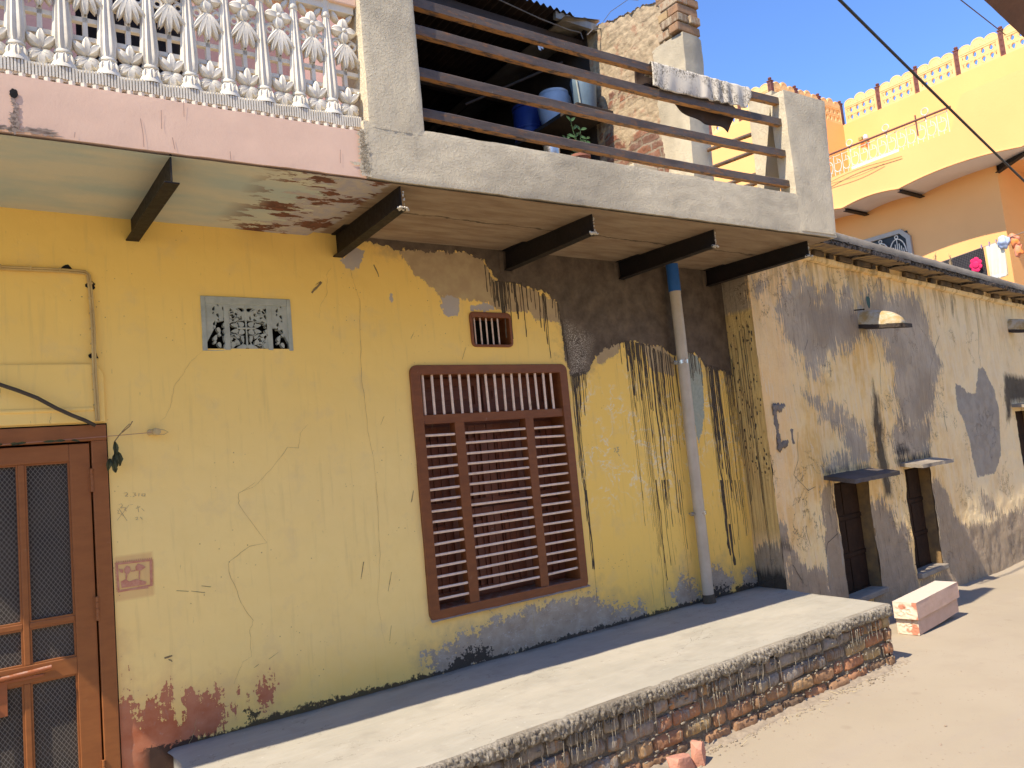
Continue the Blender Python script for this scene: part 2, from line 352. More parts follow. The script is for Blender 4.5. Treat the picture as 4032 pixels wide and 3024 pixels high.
def m_oldwall():
    n = NM('weathered_limewash'); x, y, z = n.sep()[:3]
    st = n.vec((7, 7, .75)); st2 = n.vec((26, 26, 1.6)); nm = n.noise(7, 6, .65); nf = n.noise(42, 5, .7); ns = n.noise(1.6, 5, .62, v=st); nv = n.noise(2, 5, .7, v=st2); nl = n.noise(1.4, 4, .55)
    rag = n.ma('ADD', n.ma('MULTIPLY', nm, .4), n.ma('MULTIPLY', nv, .6)); rag2 = n.ma('ADD', n.ma('MULTIPLY', nm, .5), n.ma('MULTIPLY', nf, .5))
    col = n.mix(n.mr(nl, .35, .65), (.92, .62, .25), (.95, .72, .36)); col = n.mix(n.mr(n.noise(2.3, 5, .62), .44, .60, 0, .8), col, (.76, .45, .13)); col = n.mix(n.mr(ns, .45, .60, 0, .8), col, (.90, .67, .36)); col = n.mix(n.mr(nv, .55, .68, 0, .5), col, (.66, .38, .13))
    pinkish = n.mr(n.ma('ADD', x, n.ma('MULTIPLY', z, -.25)), 5.5, 5.15, 0, .55); col = n.mix(pinkish, col, (.90, .59, .29))
    lite = n.mr(x, 8.1, 9.6, 0, .6); col = n.mix(lite, col, (.84, .68, .42))
    col = n.mix(n.mr(nv, .44, .36, 0, .65), col, (.86, .68, .44)); col = n.mix(n.mr(n.noise(2, 5, .7, v=n.vec((40, 40, 3))), .62, .70, 0, .35), col, (.36, .25, .13))
    stain = n.ma('MULTIPLY', n.mr(n.noise(1.7, 5, .65, v=n.vec((5, 5, .5), loc=(2, 0, 0))), .50, .60), n.mr(z, 2.3, 3.0)); col = n.mix(n.ma('MULTIPLY', stain, .6), col, (.40, .25, .085))
    g = n.mix(n.mr(nl, .4, .6), (.32, .255, .18), (.46, .375, .27)); g = n.mix(n.mr(nv, .5, .7, 0, .5), g, (.16, .13, .11)); g = n.mix(n.mr(nv, .4, .3, 0, .7), g, (.58, .46, .30))
    col = n.mix(n.ma('MULTIPLY', n.mr(n.ma('ADD', n.attr('grey'), n.ma('MULTIPLY', n.ma('SUBTRACT', rag, .5), 1.1)), -.02, .03), .93), col, g)
    col = n.mix(n.mask(n.attr('smooth'), rag2, .07, .003), col, n.mix(n.mr(nm, .4, .6), (.37, .32, .25), (.31, .265, .205)))
    bs = n.mix(n.mr(nm, .35, .65), (.34, .26, .17), (.42, .32, .215)); bs = n.mix(n.mr(nv, .55, .7, 0, .7), bs, (.10, .08, .06)); bs = n.mix(n.mr(nf, .62, .7, 0, .6), bs, (.45, .40, .33))
    col = n.mix(n.mask(n.attr('base'), rag, .30, .01), col, bs)
    col = n.mix(n.ma('MULTIPLY', n.mr(n.ma('ADD', n.attr('soot'), n.ma('MULTIPLY', n.ma('SUBTRACT', rag, .5), .3)), -.03, .05), .9), col, (.028, .024, .022))
    col = n.mix(n.ma('MULTIPLY', n.mr(nv, .68, .74), .5), col, (.10, .075, .05))
    cr = n.ma('MULTIPLY', n.mr(n.ma('ABSOLUTE', n.ma('SUBTRACT', n.noise(1.7, 6, .68, .4), .5)), .004, .001), n.mr(n.noise(1.1, 2), .50, .56)); col = n.mix(n.ma('MULTIPLY', cr, .8), col, (.12, .09, .06))
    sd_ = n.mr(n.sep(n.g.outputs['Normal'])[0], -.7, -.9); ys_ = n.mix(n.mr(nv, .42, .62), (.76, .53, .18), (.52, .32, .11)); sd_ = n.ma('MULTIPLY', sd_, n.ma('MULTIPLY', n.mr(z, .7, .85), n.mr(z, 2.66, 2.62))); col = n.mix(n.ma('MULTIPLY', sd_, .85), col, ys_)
    h = n.ma('ADD', n.ma('ADD', n.ma('MULTIPLY', nm, 1.0), n.ma('MULTIPLY', nf, .8)), n.ma('MULTIPLY', cr, -.6))
    return n.out(col, .92, 0, h, .9, .014, .2)
def m_street():
    n = NM('dusty_street'); a = n.noise(.5, 4, .55); b = n.noise(90, 5, .65); c = n.noise(3.5, 6, .65); d = n.noise(1.6, 5, .6, v=n.vec((1, 1, 1), loc=(7, 3, 0)))
    col = n.mix(n.mr(a, .35, .65), (.335, .28, .20), (.38, .32, .235)); col = n.mix(n.mr(c, .5, .72, 0, .55), col, (.33, .27, .20)); tr = n.noise(1.2, 5, .65, v=n.vec((.35, 2.6, 1), rot=(0, 0, .12))); col = n.mix(n.mr(tr, .52, .64, 0, .4), col, (.34, .285, .22)); col = n.mix(n.mr(d, .64, .68, 0, .4), col, (.30, .235, .17))
    pit = n.mr(n.voro(30), .17, .10); pit = n.ma('MULTIPLY', pit, n.mr(n.noise(4, 3), .5, .6)); col = n.mix(n.ma('MULTIPLY', pit, .6), col, (.22, .16, .11))
    st = n.mr(n.voro(3.1), .12, .05); col = n.mix(n.ma('MULTIPLY', n.ma('MULTIPLY', st, .35), n.mr(c, .3, .6)), col, (.22, .17, .12))
    return n.out(col, .93, 0, n.ma('SUBTRACT', n.ma('ADD', n.ma('MULTIPLY', b, .5), n.ma('MULTIPLY', c, .15)), pit), .5, .005, .2)
def m_bgwall():
    n = NM('ochre_paint'); a = n.noise(.9, 4, .55); b = n.noise(30, 4, .6)
    return n.out(n.mix(n.mr(a, .35, .65), (.92, .47, .17), (.87, .435, .155)), .8, 0, b, .25, .006, .3)
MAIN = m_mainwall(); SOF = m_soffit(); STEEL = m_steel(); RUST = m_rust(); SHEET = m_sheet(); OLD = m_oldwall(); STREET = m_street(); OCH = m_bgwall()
GREY = m_concrete('raw_cement_render', (.67, .58, .41), (.57, .49, .345), .4, (.25, .22, .17))
def m_slab():
    n = NM('smooth_cement'); a = n.noise(1.6, 5, .6, v=n.vec((1, 2.2, 1), rot=(0, 0, .2))); b = n.noise(90, 4, .6); c = n.noise(7, 6, .65); t = n.noise(2.2, 6, .75, .8, v=n.vec((1, 5, 1), rot=(0, 0, .35)))
    col = n.mix(n.mr(a, .35, .65), (.40, .365, .295), (.335, .31, .25)); col = n.mix(n.mr(t, .5, .64, 0, .35), col, (.42, .395, .335)); col = n.mix(n.mr(c, .52, .7, 0, .4), col, (.26, .235, .19))
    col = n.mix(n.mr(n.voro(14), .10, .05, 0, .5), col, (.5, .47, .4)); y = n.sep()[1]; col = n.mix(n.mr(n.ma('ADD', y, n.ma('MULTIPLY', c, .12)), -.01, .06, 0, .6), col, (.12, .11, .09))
    cr = n.mr(n.ma('ABSOLUTE', n.ma('SUBTRACT', n.noise(.9, 6, .6, .3, v=n.vec((1, 2, 1), loc=(3, 8, 0))), .5)), .0022, .0006); col = n.mix(n.ma('MULTIPLY', cr, .6), col, (.15, .13, .1))
    return n.out(col, .85, 0, n.ma('ADD', n.ma('MULTIPLY', b, .2), n.ma('ADD', t, c)), .3, .006, .25)
SLAB = m_slab(); SLAB_OLD = m_concrete('plinth_cement', (.355, .33, .275), (.29, .27, .225), .10, (.23, .21, .175), .4)
DRIPM = m_concrete('hardened_cement', (.36, .32, .255), (.27, .235, .18), .6, (.13, .105, .08))
DARKC = simple('wet_cement_drip', (.10, .08, .052), (.07, .05, .034), 20, .8)
PINK = m_concrete('pink_plaster', (.84, .58, .42), (.78, .53, .385), .05, (.70, .48, .35), .3)
WHITE = simple('white_limewash', (.80, .74, .61), (.66, .60, .48), 9, .8, 0, .5, .003, 40)
PALE = simple('grey_blue_paint', (.44, .45, .375), (.33, .345, .29), 14, .7, 0, .5, .003)
BROWN = m_wood('brown_gloss_paint', (.215, .068, .018), (.17, .052, .015))
DOORB = m_wood('door_paint', (.30, .105, .028), (.25, .085, .023), (.30, .17, .09))
BAR = simple('pinkish_bar_paint', (.88, .67, .52), (.72, .53, .40), 30, .5)
MESH = m_mesh()
BRICK = m_brick('cement_smeared_brick', 1, .72)
BRICK2 = m_brick('old_brick', 1, .55, (.50, .40, .27))
PVC = simple('dusty_pvc', (.55, .46, .345), (.46, .38, .28), 7, .45, 0, .15)
BLUE = simple('blue_plastic', (.025, .13, .42), (.03, .12, .35), 10, .4)
CHROME = simple('zinc_clamp', (.6, .58, .55), (.45, .43, .4), 20, .3, .9)
BLACK = simple('void_black', (.008, .007, .006), (.012, .01, .009), 4, .9)
INSIDE_DARK = simple('interior_shade_plaster', (.03, .024, .02), (.055, .04, .03), 3, .95)  # interior shade put into the colour so insides stay near black
CREAM = simple('cream_plaster', (.62, .56, .44), (.5, .44, .34), 6, .85)

# ------------------------------------------------------------------ setting: street
def zg(x, y):
    z = -.03 - .045 * max(0, min(x - 5.3, 4.5)) * (1 if y > -3 else 1)
    return z
mb = MB(); xs = [-60, -20, -8, -4] + list(np.arange(-2, 13, .12)) + [15, 20, 40, 120]; ys = [-80, -30, -12, -8] + list(np.arange(-5, .8, .12)) + [2, 6, 20, 120]
mb.grid([[(x, y, zg(x, y) + (.003 * fbm(x * .9, y * .9) + .001 * fbm(x * 5, y * 5) if -5 < y < .8 and -2 < x < 13 else 0)) for x in xs] for y in ys])
tag(obj('street', mb, STREET, smooth=True), 'pale dusty concrete street running along the house fronts', 'street', kind='structure')

# ------------------------------------------------------------------ yellow house
H = thing('yellow_house', 'yellow plastered house with peeling paint, brown shutters and an upstairs balcony', 'house', (2.2, 0, 0))
dr = (-.60, .597, -.03, 1.965); wi = (2.285, 3.50, .70, 2.222); ve = (2.752, 3.068, 2.362, 2.579); g1 = (1.08, 1.54, 2.335, 2.612); g2 = (-.42, .04, 2.335, 2.612)
T0 = lambda a, b, c: (a, -c, b)
mb, X, Z = gridwall(-1.0, 5.345, -.03, 3.03, .014, [dr, wi, ve, g1, g2], T0, .004)
cem = [WP('B', [(0, 560), (60, 1000), (75, 1085), (130, 1085), (200, 1050), (280, 920), (400, 800), (560, 820), (640, 850), (740, 850), (830, 930), (930, 890), (1000, 910), (1060, 1000), (1240, 1060), (1300, 1060), (1250, 300), (1100, 240), (600, 180), (0, 180)]),
       WP('A', [(300, 50), (420, 95), (600, 130), (880, 140), (930, 140), (1040, 180), (1090, 260), (1130, 310), (1240, 320), (1300, 345), (1400, 372), (1460, 425), (1490, 520), (1520, 760), (2100, 600), (2000, 0), (400, -60)])]
bei = [WP('A', [(555, 125), (620, 110), (930, 130), (1030, 180), (1100, 300), (1300, 340), (1460, 430), (1500, 560), (1510, 640), (1470, 540), (1340, 530), (1290, 480), (1200, 480), (1110, 465), (1060, 430), (960, 418), (905, 415), (885, 440), (865, 480), (805, 480), (785, 395), (755, 350), (700, 310), (640, 270), (610, 210), (565, 170)]),
       WP('B', [(270, 960), (300, 850), (400, 790), (460, 800), (440, 900), (370, 930), (280, 990)]), WP('B', [(600, 830), (740, 850), (840, 940), (845, 1065), (680, 1040), (640, 950)])]
lil = [WP('A', [(790, 395), (900, 400), (905, 430), (885, 505), (805, 500)]), WP('A', [(960, 450), (1060, 430), (1110, 470), (960, 475)]), WP('A', [(215, 180), (300, 110), (345, 130), (330, 200), (285, 245), (240, 225)]), WP('A', [(490, 380), (510, 385), (505, 420), (495, 415)])]
gre = [WP('B', [(925, 900), (1000, 920), (1040, 1020), (1050, 1150), (1055, 1400), (1020, 1560), (1000, 1500), (965, 1250), (935, 1050)])]
dam = [WP('D', [(560, 980), (640, 990), (700, 930), (870, 850), (930, 800), (1060, 775), (1160, 720), (1240, 700), (1400, 690), (1500, 640), (1540, 650), (1570, 700), (1640, 705), (1700, 740), (1800, 705), (1860, 770), (1760, 860), (1400, 960), (600, 1180)]),
       WP('D', [(2000, 640), (2050, 530), (2110, 590), (2180, 690), (2000, 740)]), WP('I', [(425, 480), (490, 480), (560, 560), (560, 660), (440, 680)]), WP('I', [(620, 540), (650, 500), (720, 520), (720, 640), (600, 640)])]
ter = [WP('C', [(655, 1060), (700, 1240), (740, 1330), (800, 1370), (850, 1240), (960, 1200), (990, 1330), (1060, 1330), (1100, 1240), (1260, 1240), (1340, 1230), (1350, 1290), (1300, 1460), (1090, 1540), (1030, 1700), (1000, 1900), (650, 1900)]), WP('C', [(1490, 1220), (1600, 1130), (1620, 1180), (1560, 1290), (1480, 1270)])]
blk = [WP('D', [(700, 1050), (780, 990), (900, 960), (960, 1010), (900, 1060), (700, 1120)]), WP('I', [(430, 590), (560, 600), (700, 570), (700, 640), (430, 680)]), WP('C', [(1420, 1400), (1430, 1320), (1480, 1340), (1480, 1400)])]
dirt = [WP('A', [(1460, 880), (1560, 880), (1640, 1659), (1560, 1659)]), WP('B', [(440, 1000), (850, 900), (1250, 1000), (1400, 1659), (560, 1659)]), WP('I', [(60, 0), (760, 0), (700, 620), (100, 740)])]
salt = [WP('B', [(60, 700), (230, 800), (200, 1000), (90, 1080), (70, 900)])]
# faded stamp left of the door: a framed red print, drawn as a mask on the plaster
sx0, sz1 = W('C', (675, 455)); sx1, sz0 = W('C', (880, 640)); st = np.zeros(X.shape)
u = (X - sx0) / (sx1 - sx0); v = (Z - sz0) / (sz1 - sz0); ins = (u > -.08) & (u < 1.08) & (v > -.08) & (v < 1.08)
st = np.where(ins, .30, 0); 
at = dict(cement=sdu(X, Z, cem), beige=sdu(X, Z, bei), lilac=sdu(X, Z, lil), green=sdu(X, Z, gre), damp=sdu(X, Z, dam), terra=sdu(X, Z, ter), black=sdu(X, Z, blk), dirt=sdu(X, Z, dirt), salt=sdu(X, Z, salt), stamp=st)
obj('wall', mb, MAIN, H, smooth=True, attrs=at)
# the body of the house behind the front wall
mb = MB(); mb.box(-1.0, 5.32, .30, 6.0, -.03, 3.0); mb.box(-1.0, 1.0, .012, .3, -.03, .0)
for h, d in ((wi, .22), (ve, .25), (g1, .2), (g2, .2), (dr, .2)):
    a, b, c, e = h
    for q in ((a - .02, a, c, e), (b, b + .02, c, e), (a - .02, b + .02, c - .02, c), (a - .02, b + .02, e, e + .02)): mb.box(q[0], q[1], .008, .30, q[2], q[3])
obj('inner_masonry', mb, INSIDE_DARK, H)
# ledge moulding over the door
def crv(z, pts, n=6, Y=0.0):
    P = [Vector(onY(z, p, Y)) for p in pts]; return P
mb = MB(); mo = []
x1, zt, zb = .592, 2.256, 1.99
prof = [(-1.0, zt)] + [(x1 - .06 + .06 * sin(a), zt - .07 + .07 * cos(a)) for a in np.linspace(0, pi / 2, 7)] + [(x1, 1.97), (-1.0, 1.97)]
mb.prism(prof, -.014, .002, lambda p, q, r: (p, r, q)); mb.box(-1.0, .545, -.022, .0, 2.025, 2.045)
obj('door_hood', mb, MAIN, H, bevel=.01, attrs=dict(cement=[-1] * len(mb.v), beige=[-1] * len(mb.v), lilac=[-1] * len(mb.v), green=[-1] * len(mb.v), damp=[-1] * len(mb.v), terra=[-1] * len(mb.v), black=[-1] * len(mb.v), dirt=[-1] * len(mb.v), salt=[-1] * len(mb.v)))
# cracks, as hair-thin dark grooves filled with dirt
def ribbon(mb, pts, wd, off=.0015, jit=.004, sub=5):
    P = []
    for a, b in zip(pts[:-1], pts[1:]):
        for k in range(sub): t = k / sub; P.append((a[0] * (1 - t) + b[0] * t + (random.uniform(-jit, jit) if k else 0), a[1] * (1 - t) + b[1] * t))
    P.append(pts[-1]); n = len(P)
    for i in range(n - 1):
        (xa, za), (xb, zb_) = P[i], P[i + 1]; dx, dz = xb - xa, zb_ - za; L = math.hypot(dx, dz) + 1e-9; ux, uz = -dz / L, dx / L
        wa = wd * (.5 + .5 * sin(pi * min(1, (i + .5) / n * 1.2))) * random.uniform(.5, 1.1) / 2; wb = wa
        ya = -off - .004 * fbm(xa * 3, za * 3, 1.7); yb_ = -off - .004 * fbm(xb * 3, zb_ * 3, 1.7)
        mb.add([(xa + ux * wa, ya, za + uz * wa), (xa - ux * wa, ya, za - uz * wa), (xb - ux * wb, yb_, zb_ - uz * wb), (xb + ux * wb, yb_, zb_ + uz * wb)], [(0, 1, 2, 3)])
mb = MB()
for z, pts, wd in (('G', [(1360, 650), (1270, 730), (1225, 810), (1165, 890), (1150, 990), (1110, 1090), (1075, 1120)], .0035),
                   ('G', [(2065, 1140), (2010, 1200), (2000, 1300), (1925, 1295), (1810, 1450), (1700, 1560), (1600, 1600), (1605, 1659)], .0045),
                   ('C', [(1480, 0), (1385, 65), (1390, 130), (1550, 350), (1450, 370), (1330, 460), (1330, 520), (1400, 700), (1470, 800), (1450, 870), (1460, 1010), (1410, 1040), (1360, 1170)], .005),
                   ('C', [(1140, 1370), (1130, 1440), (1095, 1520), (1050, 1580)], .006),
                   ('A', [(265, 240), (290, 330), (320, 420), (320, 600), (330, 860), (350, 1020), (365, 1180), (400, 1340), (415, 1500), (430, 1659)], .0055),
                   ('A', [(150, 230), (125, 270), (130, 370), (90, 450), (85, 520)], .0035), ('D', [(265, 0), (280, 200), (290, 420), (275, 700), (320, 960)], .004),
                   ('A', [(1125, 1060), (1130, 1100)], .003), ('D', [(1165, 700), (1180, 800), (1195, 920)], .007), ('D', [(1925, 560), (1940, 650), (1950, 745)], .006)):
    ribbon(mb, WP(z, pts), wd * .42)
CRK = simple('crack_dirt', (.52, .38, .17), (.38, .27, .12), 20, .9)
obj('crack', mb, CRK, H, kind='stuff')
# wet-cement drips run down the paint
mb = MB()
def drip(mb, x, z0, L, wd, yy=0.0, T=None, wob=.004):
    n = max(5, int(L / .04)); ph = random.random() * 20; pr = []; 
    for i in range(n + 1):
        t = i / n; xx = x + wob * fbm(ph, z0 - L * t * 2.5) * 2; w_ = wd * (1 - .65 * t) * (.75 + .5 * random.random()) / 2
        if i == n: w_ = wd * .35
        if i == n - 1: w_ = wd * .55
        z = z0 - L * t; f = -.004 * fbm(xx * 3, z * 3, 1.7) if not T else 0
        pr.append([(xx - w_, yy - .0008 + f, z), (xx, yy - .0008 + f - min(.004, wd * .35), z), (xx + w_, yy - .0008 + f, z)])
    if T: pr = [[T(*q) for q in r] for r in pr]
    mb.grid(pr)
def dripfan(z, a, b, na, L0, L1, w0, w1):
    (xa, za), (xb, zb_) = W(z, a), W(z, b)
    for _ in range(na):
        t = random.random(); drip(mb, xa + (xb - xa) * t, za + (zb_ - za) * t + .02, random.uniform(L0, L1) * random.uniform(.5, 1), random.uniform(w0, w1))
dripfan('A', (1030, 190), (1100, 330), 8, .1, .28, .004, .010); dripfan('A', (1110, 320), (1260, 330), 26, .12, .42, .005, .016)
dripfan('A', (1260, 330), (1500, 470), 12, .06, .34, .004, .009); dripfan('A', (1370, 380), (1400, 400), 3, .45, .52, .005, .009)
dripfan('A', (1490, 520), (1530, 760), 8, .1, .3, .004, .008)
dripfan('B', (80, 1080), (200, 1050), 16, .08, .5, .004, .01); dripfan('B', (80, 1080), (120, 1085), 5, .8, 1.3, .004, .007)
dripfan('B', (380, 820), (560, 840), 8, .05, .25, .004, .009); dripfan('B', (480, 830), (640, 860), 22, .15, .55, .005, .018)
dripfan('B', (600, 850), (850, 950), 20, .3, 1.35, .004, .011); dripfan('B', (940, 900), (1040, 980), 10, .15, .4, .004, .008)
dripfan('B', (1060, 1000), (1290, 1060), 20, .3, 1.3, .004, .010); dripfan('B', (1060, 1000), (1300, 1060), 34, .7, 1.9, .002, .0042); dripfan('B', (480, 840), (850, 950), 44, .5, 2.0, .0018, .004); dripfan('B', (80, 1080), (120, 1085), 7, .8, 1.6, .002, .004); dripfan('B', (1060, 1020), (1180, 1050), 12, .6, 1.5, .008, .018)
dripfan('I', (100, 0), (280, 0), 10, .2, .75, .003, .007); dripfan('I', (480, 0), (660, 0), 16, .2, .75, .004, .008)
for z, p, L, wd in (('D', (1470, 0), .62, .010), ('D', (1490, 60), .55, .014), ('D', (1890, 0), .62, .007), ('I', (120, 0), .75, .008), ('I', (490, 0), .55, .030), ('I', (540, 250), .33, .036), ('B', (1090, 1050), 1.5, .022), ('B', (660, 860), 1.2, .016), ('B', (740, 870), 1.3, .010), ('B', (1150, 1050), 1.0, .012)):
    x, z_ = W(z, p); drip(mb, x, z_ + .02, L, wd, wob=.008)
obj('cement_drips', mb, DARKC, H, smooth=True, kind='stuff')
# scratches and a few flakes
mb = MB()
for z, a, b in (('A', (60, 330), (85, 310)), ('A', (635, 600), (615, 640)), ('A', (935, 690), (915, 760)), ('A', (460, 1090), (440, 1140)), ('A', (632, 1520), (618, 1590)), ('D', (195, 460), (180, 550)), ('D', (355, 520), (335, 630)), ('D', (355, 830), (345, 920)), ('D', (485, 50), (475, 110)), ('C', (2110, 460), (2095, 560)), ('C', (1615, 985), (1560, 1025)), ('C', (1500, 1055), (1475, 1075)), ('C', (1025, 628), (1095, 632)), ('C', (1110, 630), (1190, 640)), ('C', (1170, 600), (1225, 606)), ('A', (745, 1110), (740, 1160)), ('A', (1320, 1000), (1300, 1050))):
    ribbon(mb, WP(z, [a, b]), random.uniform(.002, .0045), jit=.001, sub=3)
for z, a, b, wd in (('A', (95, 310), (40, 375), .018), ('A', (400, 210), (430, 280), .012), ('C', (955, 1020), (1000, 1005), .012), ('C', (980, 1025), (1000, 1040), .008)): ribbon(mb, WP(z, [a, b]), wd, jit=.004, sub=4)
obj('scratch', mb, simple('scratch_dirt', (.30, .22, .10), (.18, .13, .07), 20, .9), H, kind='stuff')
# chalked figures and the red print by the door
PENM = simple('pencil', (.55, .42, .21), (.48, .36, .18), 20, .9)
def pen(z, strokes, wd=.003):
    mb = MB()
    for s in strokes: ribbon(mb, WP(z, s), wd * 1.3, jit=0, sub=1)
    obj('pencil_writing', mb, PENM, H)
pen('C', [[(722, 62), (735, 58), (742, 66), (728, 80), (745, 80)], [(758, 80), (761, 82)], [(770, 60), (790, 60), (780, 68), (792, 74), (772, 82)], [(808, 62), (806, 80)], [(842, 64), (826, 66), (824, 78), (840, 78), (844, 64), (842, 82)]])
pen('C', [[(690, 130), (705, 122), (712, 134), (700, 148), (718, 146)], [(715, 146), (732, 146), (724, 158), (735, 166)], [(680, 160), (690, 165), (684, 178), (696, 180)], [(700, 185), (712, 180), (715, 195)], [(680, 220), (750, 130)], [(690, 150), (738, 222)], [(757, 130), (772, 127)], [(790, 150), (815, 140)], [(800, 135), (806, 172)], [(822, 150), (838, 166)], [(785, 205), (798, 200), (800, 210), (788, 216), (805, 216)], [(815, 200), (826, 214)]], .0028)
pen('B', [[(400, 1600), (410, 1592), (412, 1610), (402, 1622)], [(420, 1588), (434, 1586), (424, 1600), (438, 1606), (422, 1616)], [(415, 1622), (436, 1618)], [(424, 1626), (434, 1640), (440, 1652)]], .006)
mb = MB()
def patch(z, poly): mb.add([(q[0], -.0024 - .004 * fbm(q[0] * 3, q[1] * 3, 1.7), q[1]) for q in WP(z, poly)], [tuple(range(len(poly)))])
for k, (o_, i_) in enumerate((((672, 468, 882, 445, 884, 600, 684, 640), (684, 478, 868, 456, 870, 592, 694, 626)),)):
    for a in range(4):
        b = (a + 1) % 4; patch('C', [(o_[2 * a], o_[2 * a + 1]), (o_[2 * b], o_[2 * b + 1]), (i_[2 * b], i_[2 * b + 1]), (i_[2 * a], i_[2 * a + 1])])
for t in np.linspace(0, 1, 20):
    x = 674 + 204 * t; y = 466 - 22 * t; patch('C', [(x - 3, y), (x + 3, y), (x + 2, y - 12)])
    y2 = 470 + 160 * t; patch('C', [(672 + 10 * t, y2 - 3), (672 + 10 * t, y2 + 3), (661 + 10 * t, y2)])
    y3 = 450 + 145 * t; patch('C', [(884, y3 - 3), (884, y3 + 3), (893, y3 - 2)])
for bl in ([(720, 500), (735, 482), (752, 488), (760, 510), (745, 530), (722, 525)], [(785, 490), (800, 470), (828, 478), (846, 490), (820, 510), (790, 512)], [(700, 575), (730, 560), (750, 575), (790, 560), (850, 575), (845, 592), (760, 605), (705, 612)], [(760, 512), (786, 508), (786, 514), (762, 518)], [(728, 525), (740, 528), (736, 562), (728, 562)], [(690, 500), (715, 505), (712, 525), (694, 520)], [(806, 512), (814, 514), (812, 560), (804, 560)], [(700, 622), (860, 604), (862, 614), (702, 632)]): patch('C', bl)
obj('faded_red_print', mb, simple('red_ochre', (.52, .20, .12), (.60, .30, .19), 60, .9), H)

# ------------------------------------------------------------------ shuttered window
def empty(name, parent, label=None):
    o = bpy.data.objects.new(name, None); COL.objects.link(o); o.parent = parent; o.empty_display_size = .1
    if label: o['label'] = label
    return o
def B1(name, parent, mat, *bx, bevel=.003, **k):
    mb = MB()
    for q in bx: mb.box(*q)
    return obj(name, mb, mat, parent, bevel=bevel, **k)
def rrect(x0, x1, z0, z1, r, n=5, corners=(1, 1, 1, 1)):
    out = []
    for cx, cz, a0, on in ((x1 - r, z0 + r, -90, corners[0]), (x1 - r, z1 - r, 0, corners[1]), (x0 + r, z1 - r, 90, corners[2]), (x0 + r, z0 + r, 180, corners[3])):
        if on: out += [(cx + r * cos(radians(a0 + 90 * k / n)), cz + r * sin(radians(a0 + 90 * k / n))) for k in range(n + 1)]
        else: out.append((cx + r * (1 if a0 in (-90, 0) else -1), cz + r * (1 if a0 in (0, 90) else -1)))
    return out
WIN = empty('window', H)
vs, fs = plate(rrect(2.272, 3.512, .688, 2.232, .045), [[(2.335, .745), (3.452, .745), (3.452, 2.178), (2.335, 2.178)]], .012, .003)
mb = MB(); mb.add([(x, -.004 - z, y) for x, y, z in vs], fs)
mb.box(2.335, 3.452, -.008, .05, 1.868, 1.924); mb.box(2.562, 2.632, -.006, .06, .745, 1.868); mb.box(3.118, 3.185, -.006, .06, .745, 1.868)
for q in ((2.29, 2.335, .0095, .20, .70, 2.22), (3.452, 3.495, .0095, .20, .70, 2.22), (2.335, 3.452, .0095, .2, .70, .745), (2.335, 3.452, .0095, .2, 2.178, 2.22)): mb.box(*q)
obj('frame', mb, BROWN, WIN, bevel=.002)
mb = MB(); mb.box(2.335, 3.452, .150, .165, .745, 2.178)
def panel(mb, x0, x1, z0, z1, y=.15):
    mb.box(x0, x1, y - .016, y, z0, z0 + .05); mb.box(x0, x1, y - .016, y, z1 - .05, z1)
    mb.box(x0, x0 + .05, y - .016, y, z0 + .05, z1 - .05); mb.box(x1 - .05, x1, y - .016, y, z0 + .05, z1 - .05)
    mb.box(x0 + .085, x1 - .085, y - .010, y, z0 + .085, z1 - .085)
for a, b in ((2.34, 2.87), (2.885, 3.447)): panel(mb, a, b, 1.94, 2.165)
for a, b in ((2.34, 2.62), (2.625, 2.885), (2.89, 3.165), (3.17, 3.447)):
    panel(mb, a, b, 1.32, 1.855); panel(mb, a, b, .76, 1.31)
    for k in range(3): mb.box(a + .06 + k * .055, a + .064 + k * .055, .131, .15, .80, 1.85)
obj('shutter', mb, m_wood('shutter_paint', (.17, .05, .022), (.125, .036, .016)), WIN, bevel=.003)
def rod(mb, a, b, r, n=8): mb.tube([a, b], r, n)
for k in range(16):
    x = 2.362 + k * (3.382 - 2.362) / 15; mb = MB(); z0 = 1.915; rod(mb, (x, .006, z0), (x + random.uniform(-.004, .004), .006, 2.185), .0085); obj('bar', mb, BAR, WIN, smooth='auto')
for x0, x1, zt, zb_, n_ in ((2.325, 2.57, 1.797, .805, 16), (2.622, 3.128, 1.80, .815, 16), (3.175, 3.46, 1.80, .82, 16)):
    for k in range(n_):
        z = zt - (zt - zb_) * k / (n_ - 1); mb = MB(); rod(mb, (x0, .008, z + random.uniform(-.003, .003)), (x1, .008, z + random.uniform(-.003, .003)), .0082)
        obj('bar', mb, BAR, WIN, smooth='auto')
mb = MB(); mb.grid([[(x, -.03 * a + .002 * fbm(x * 20, a), .700 - .012 * a * a + .004 * fbm(x * 9, a * 2)) for a in np.linspace(-.3, 1, 6)] for x in np.linspace(2.27, 3.52, 60)])
obj('sill_mortar', mb, simple('dusty_mortar', (.34, .29, .24), (.27, .22, .18), 20, .9), WIN, smooth=True)
# small barred vent
VE = empty('barred_vent', H)
vs, fs = plate(rrect(2.747, 3.073, 2.357, 2.585, .03), [rrect(2.760, 3.060, 2.368, 2.556, .015)], .008, .003)
mb = MB(); mb.add([(x, -.002 - z, y) for x, y, z in vs], fs)
for q in ((2.752, 2.760, .006, .12, 2.362, 2.579), (3.060, 3.068, .006, .12, 2.362, 2.579), (2.760, 3.060, .006, .12, 2.362, 2.368), (2.760, 3.060, .006, .12, 2.556, 2.579)): mb.box(*q)
obj('frame', mb, BROWN, VE)
for k in range(5): mb = MB(); x = 2.795 + k * .047; rod(mb, (x, .02, 2.368), (x, .02, 2.553), .0055); obj('bar', mb, BAR, VE, smooth='auto')
B1('dark_back', VE, BLACK, (2.75, 3.07, .20, .21, 2.36, 2.58), bevel=0)
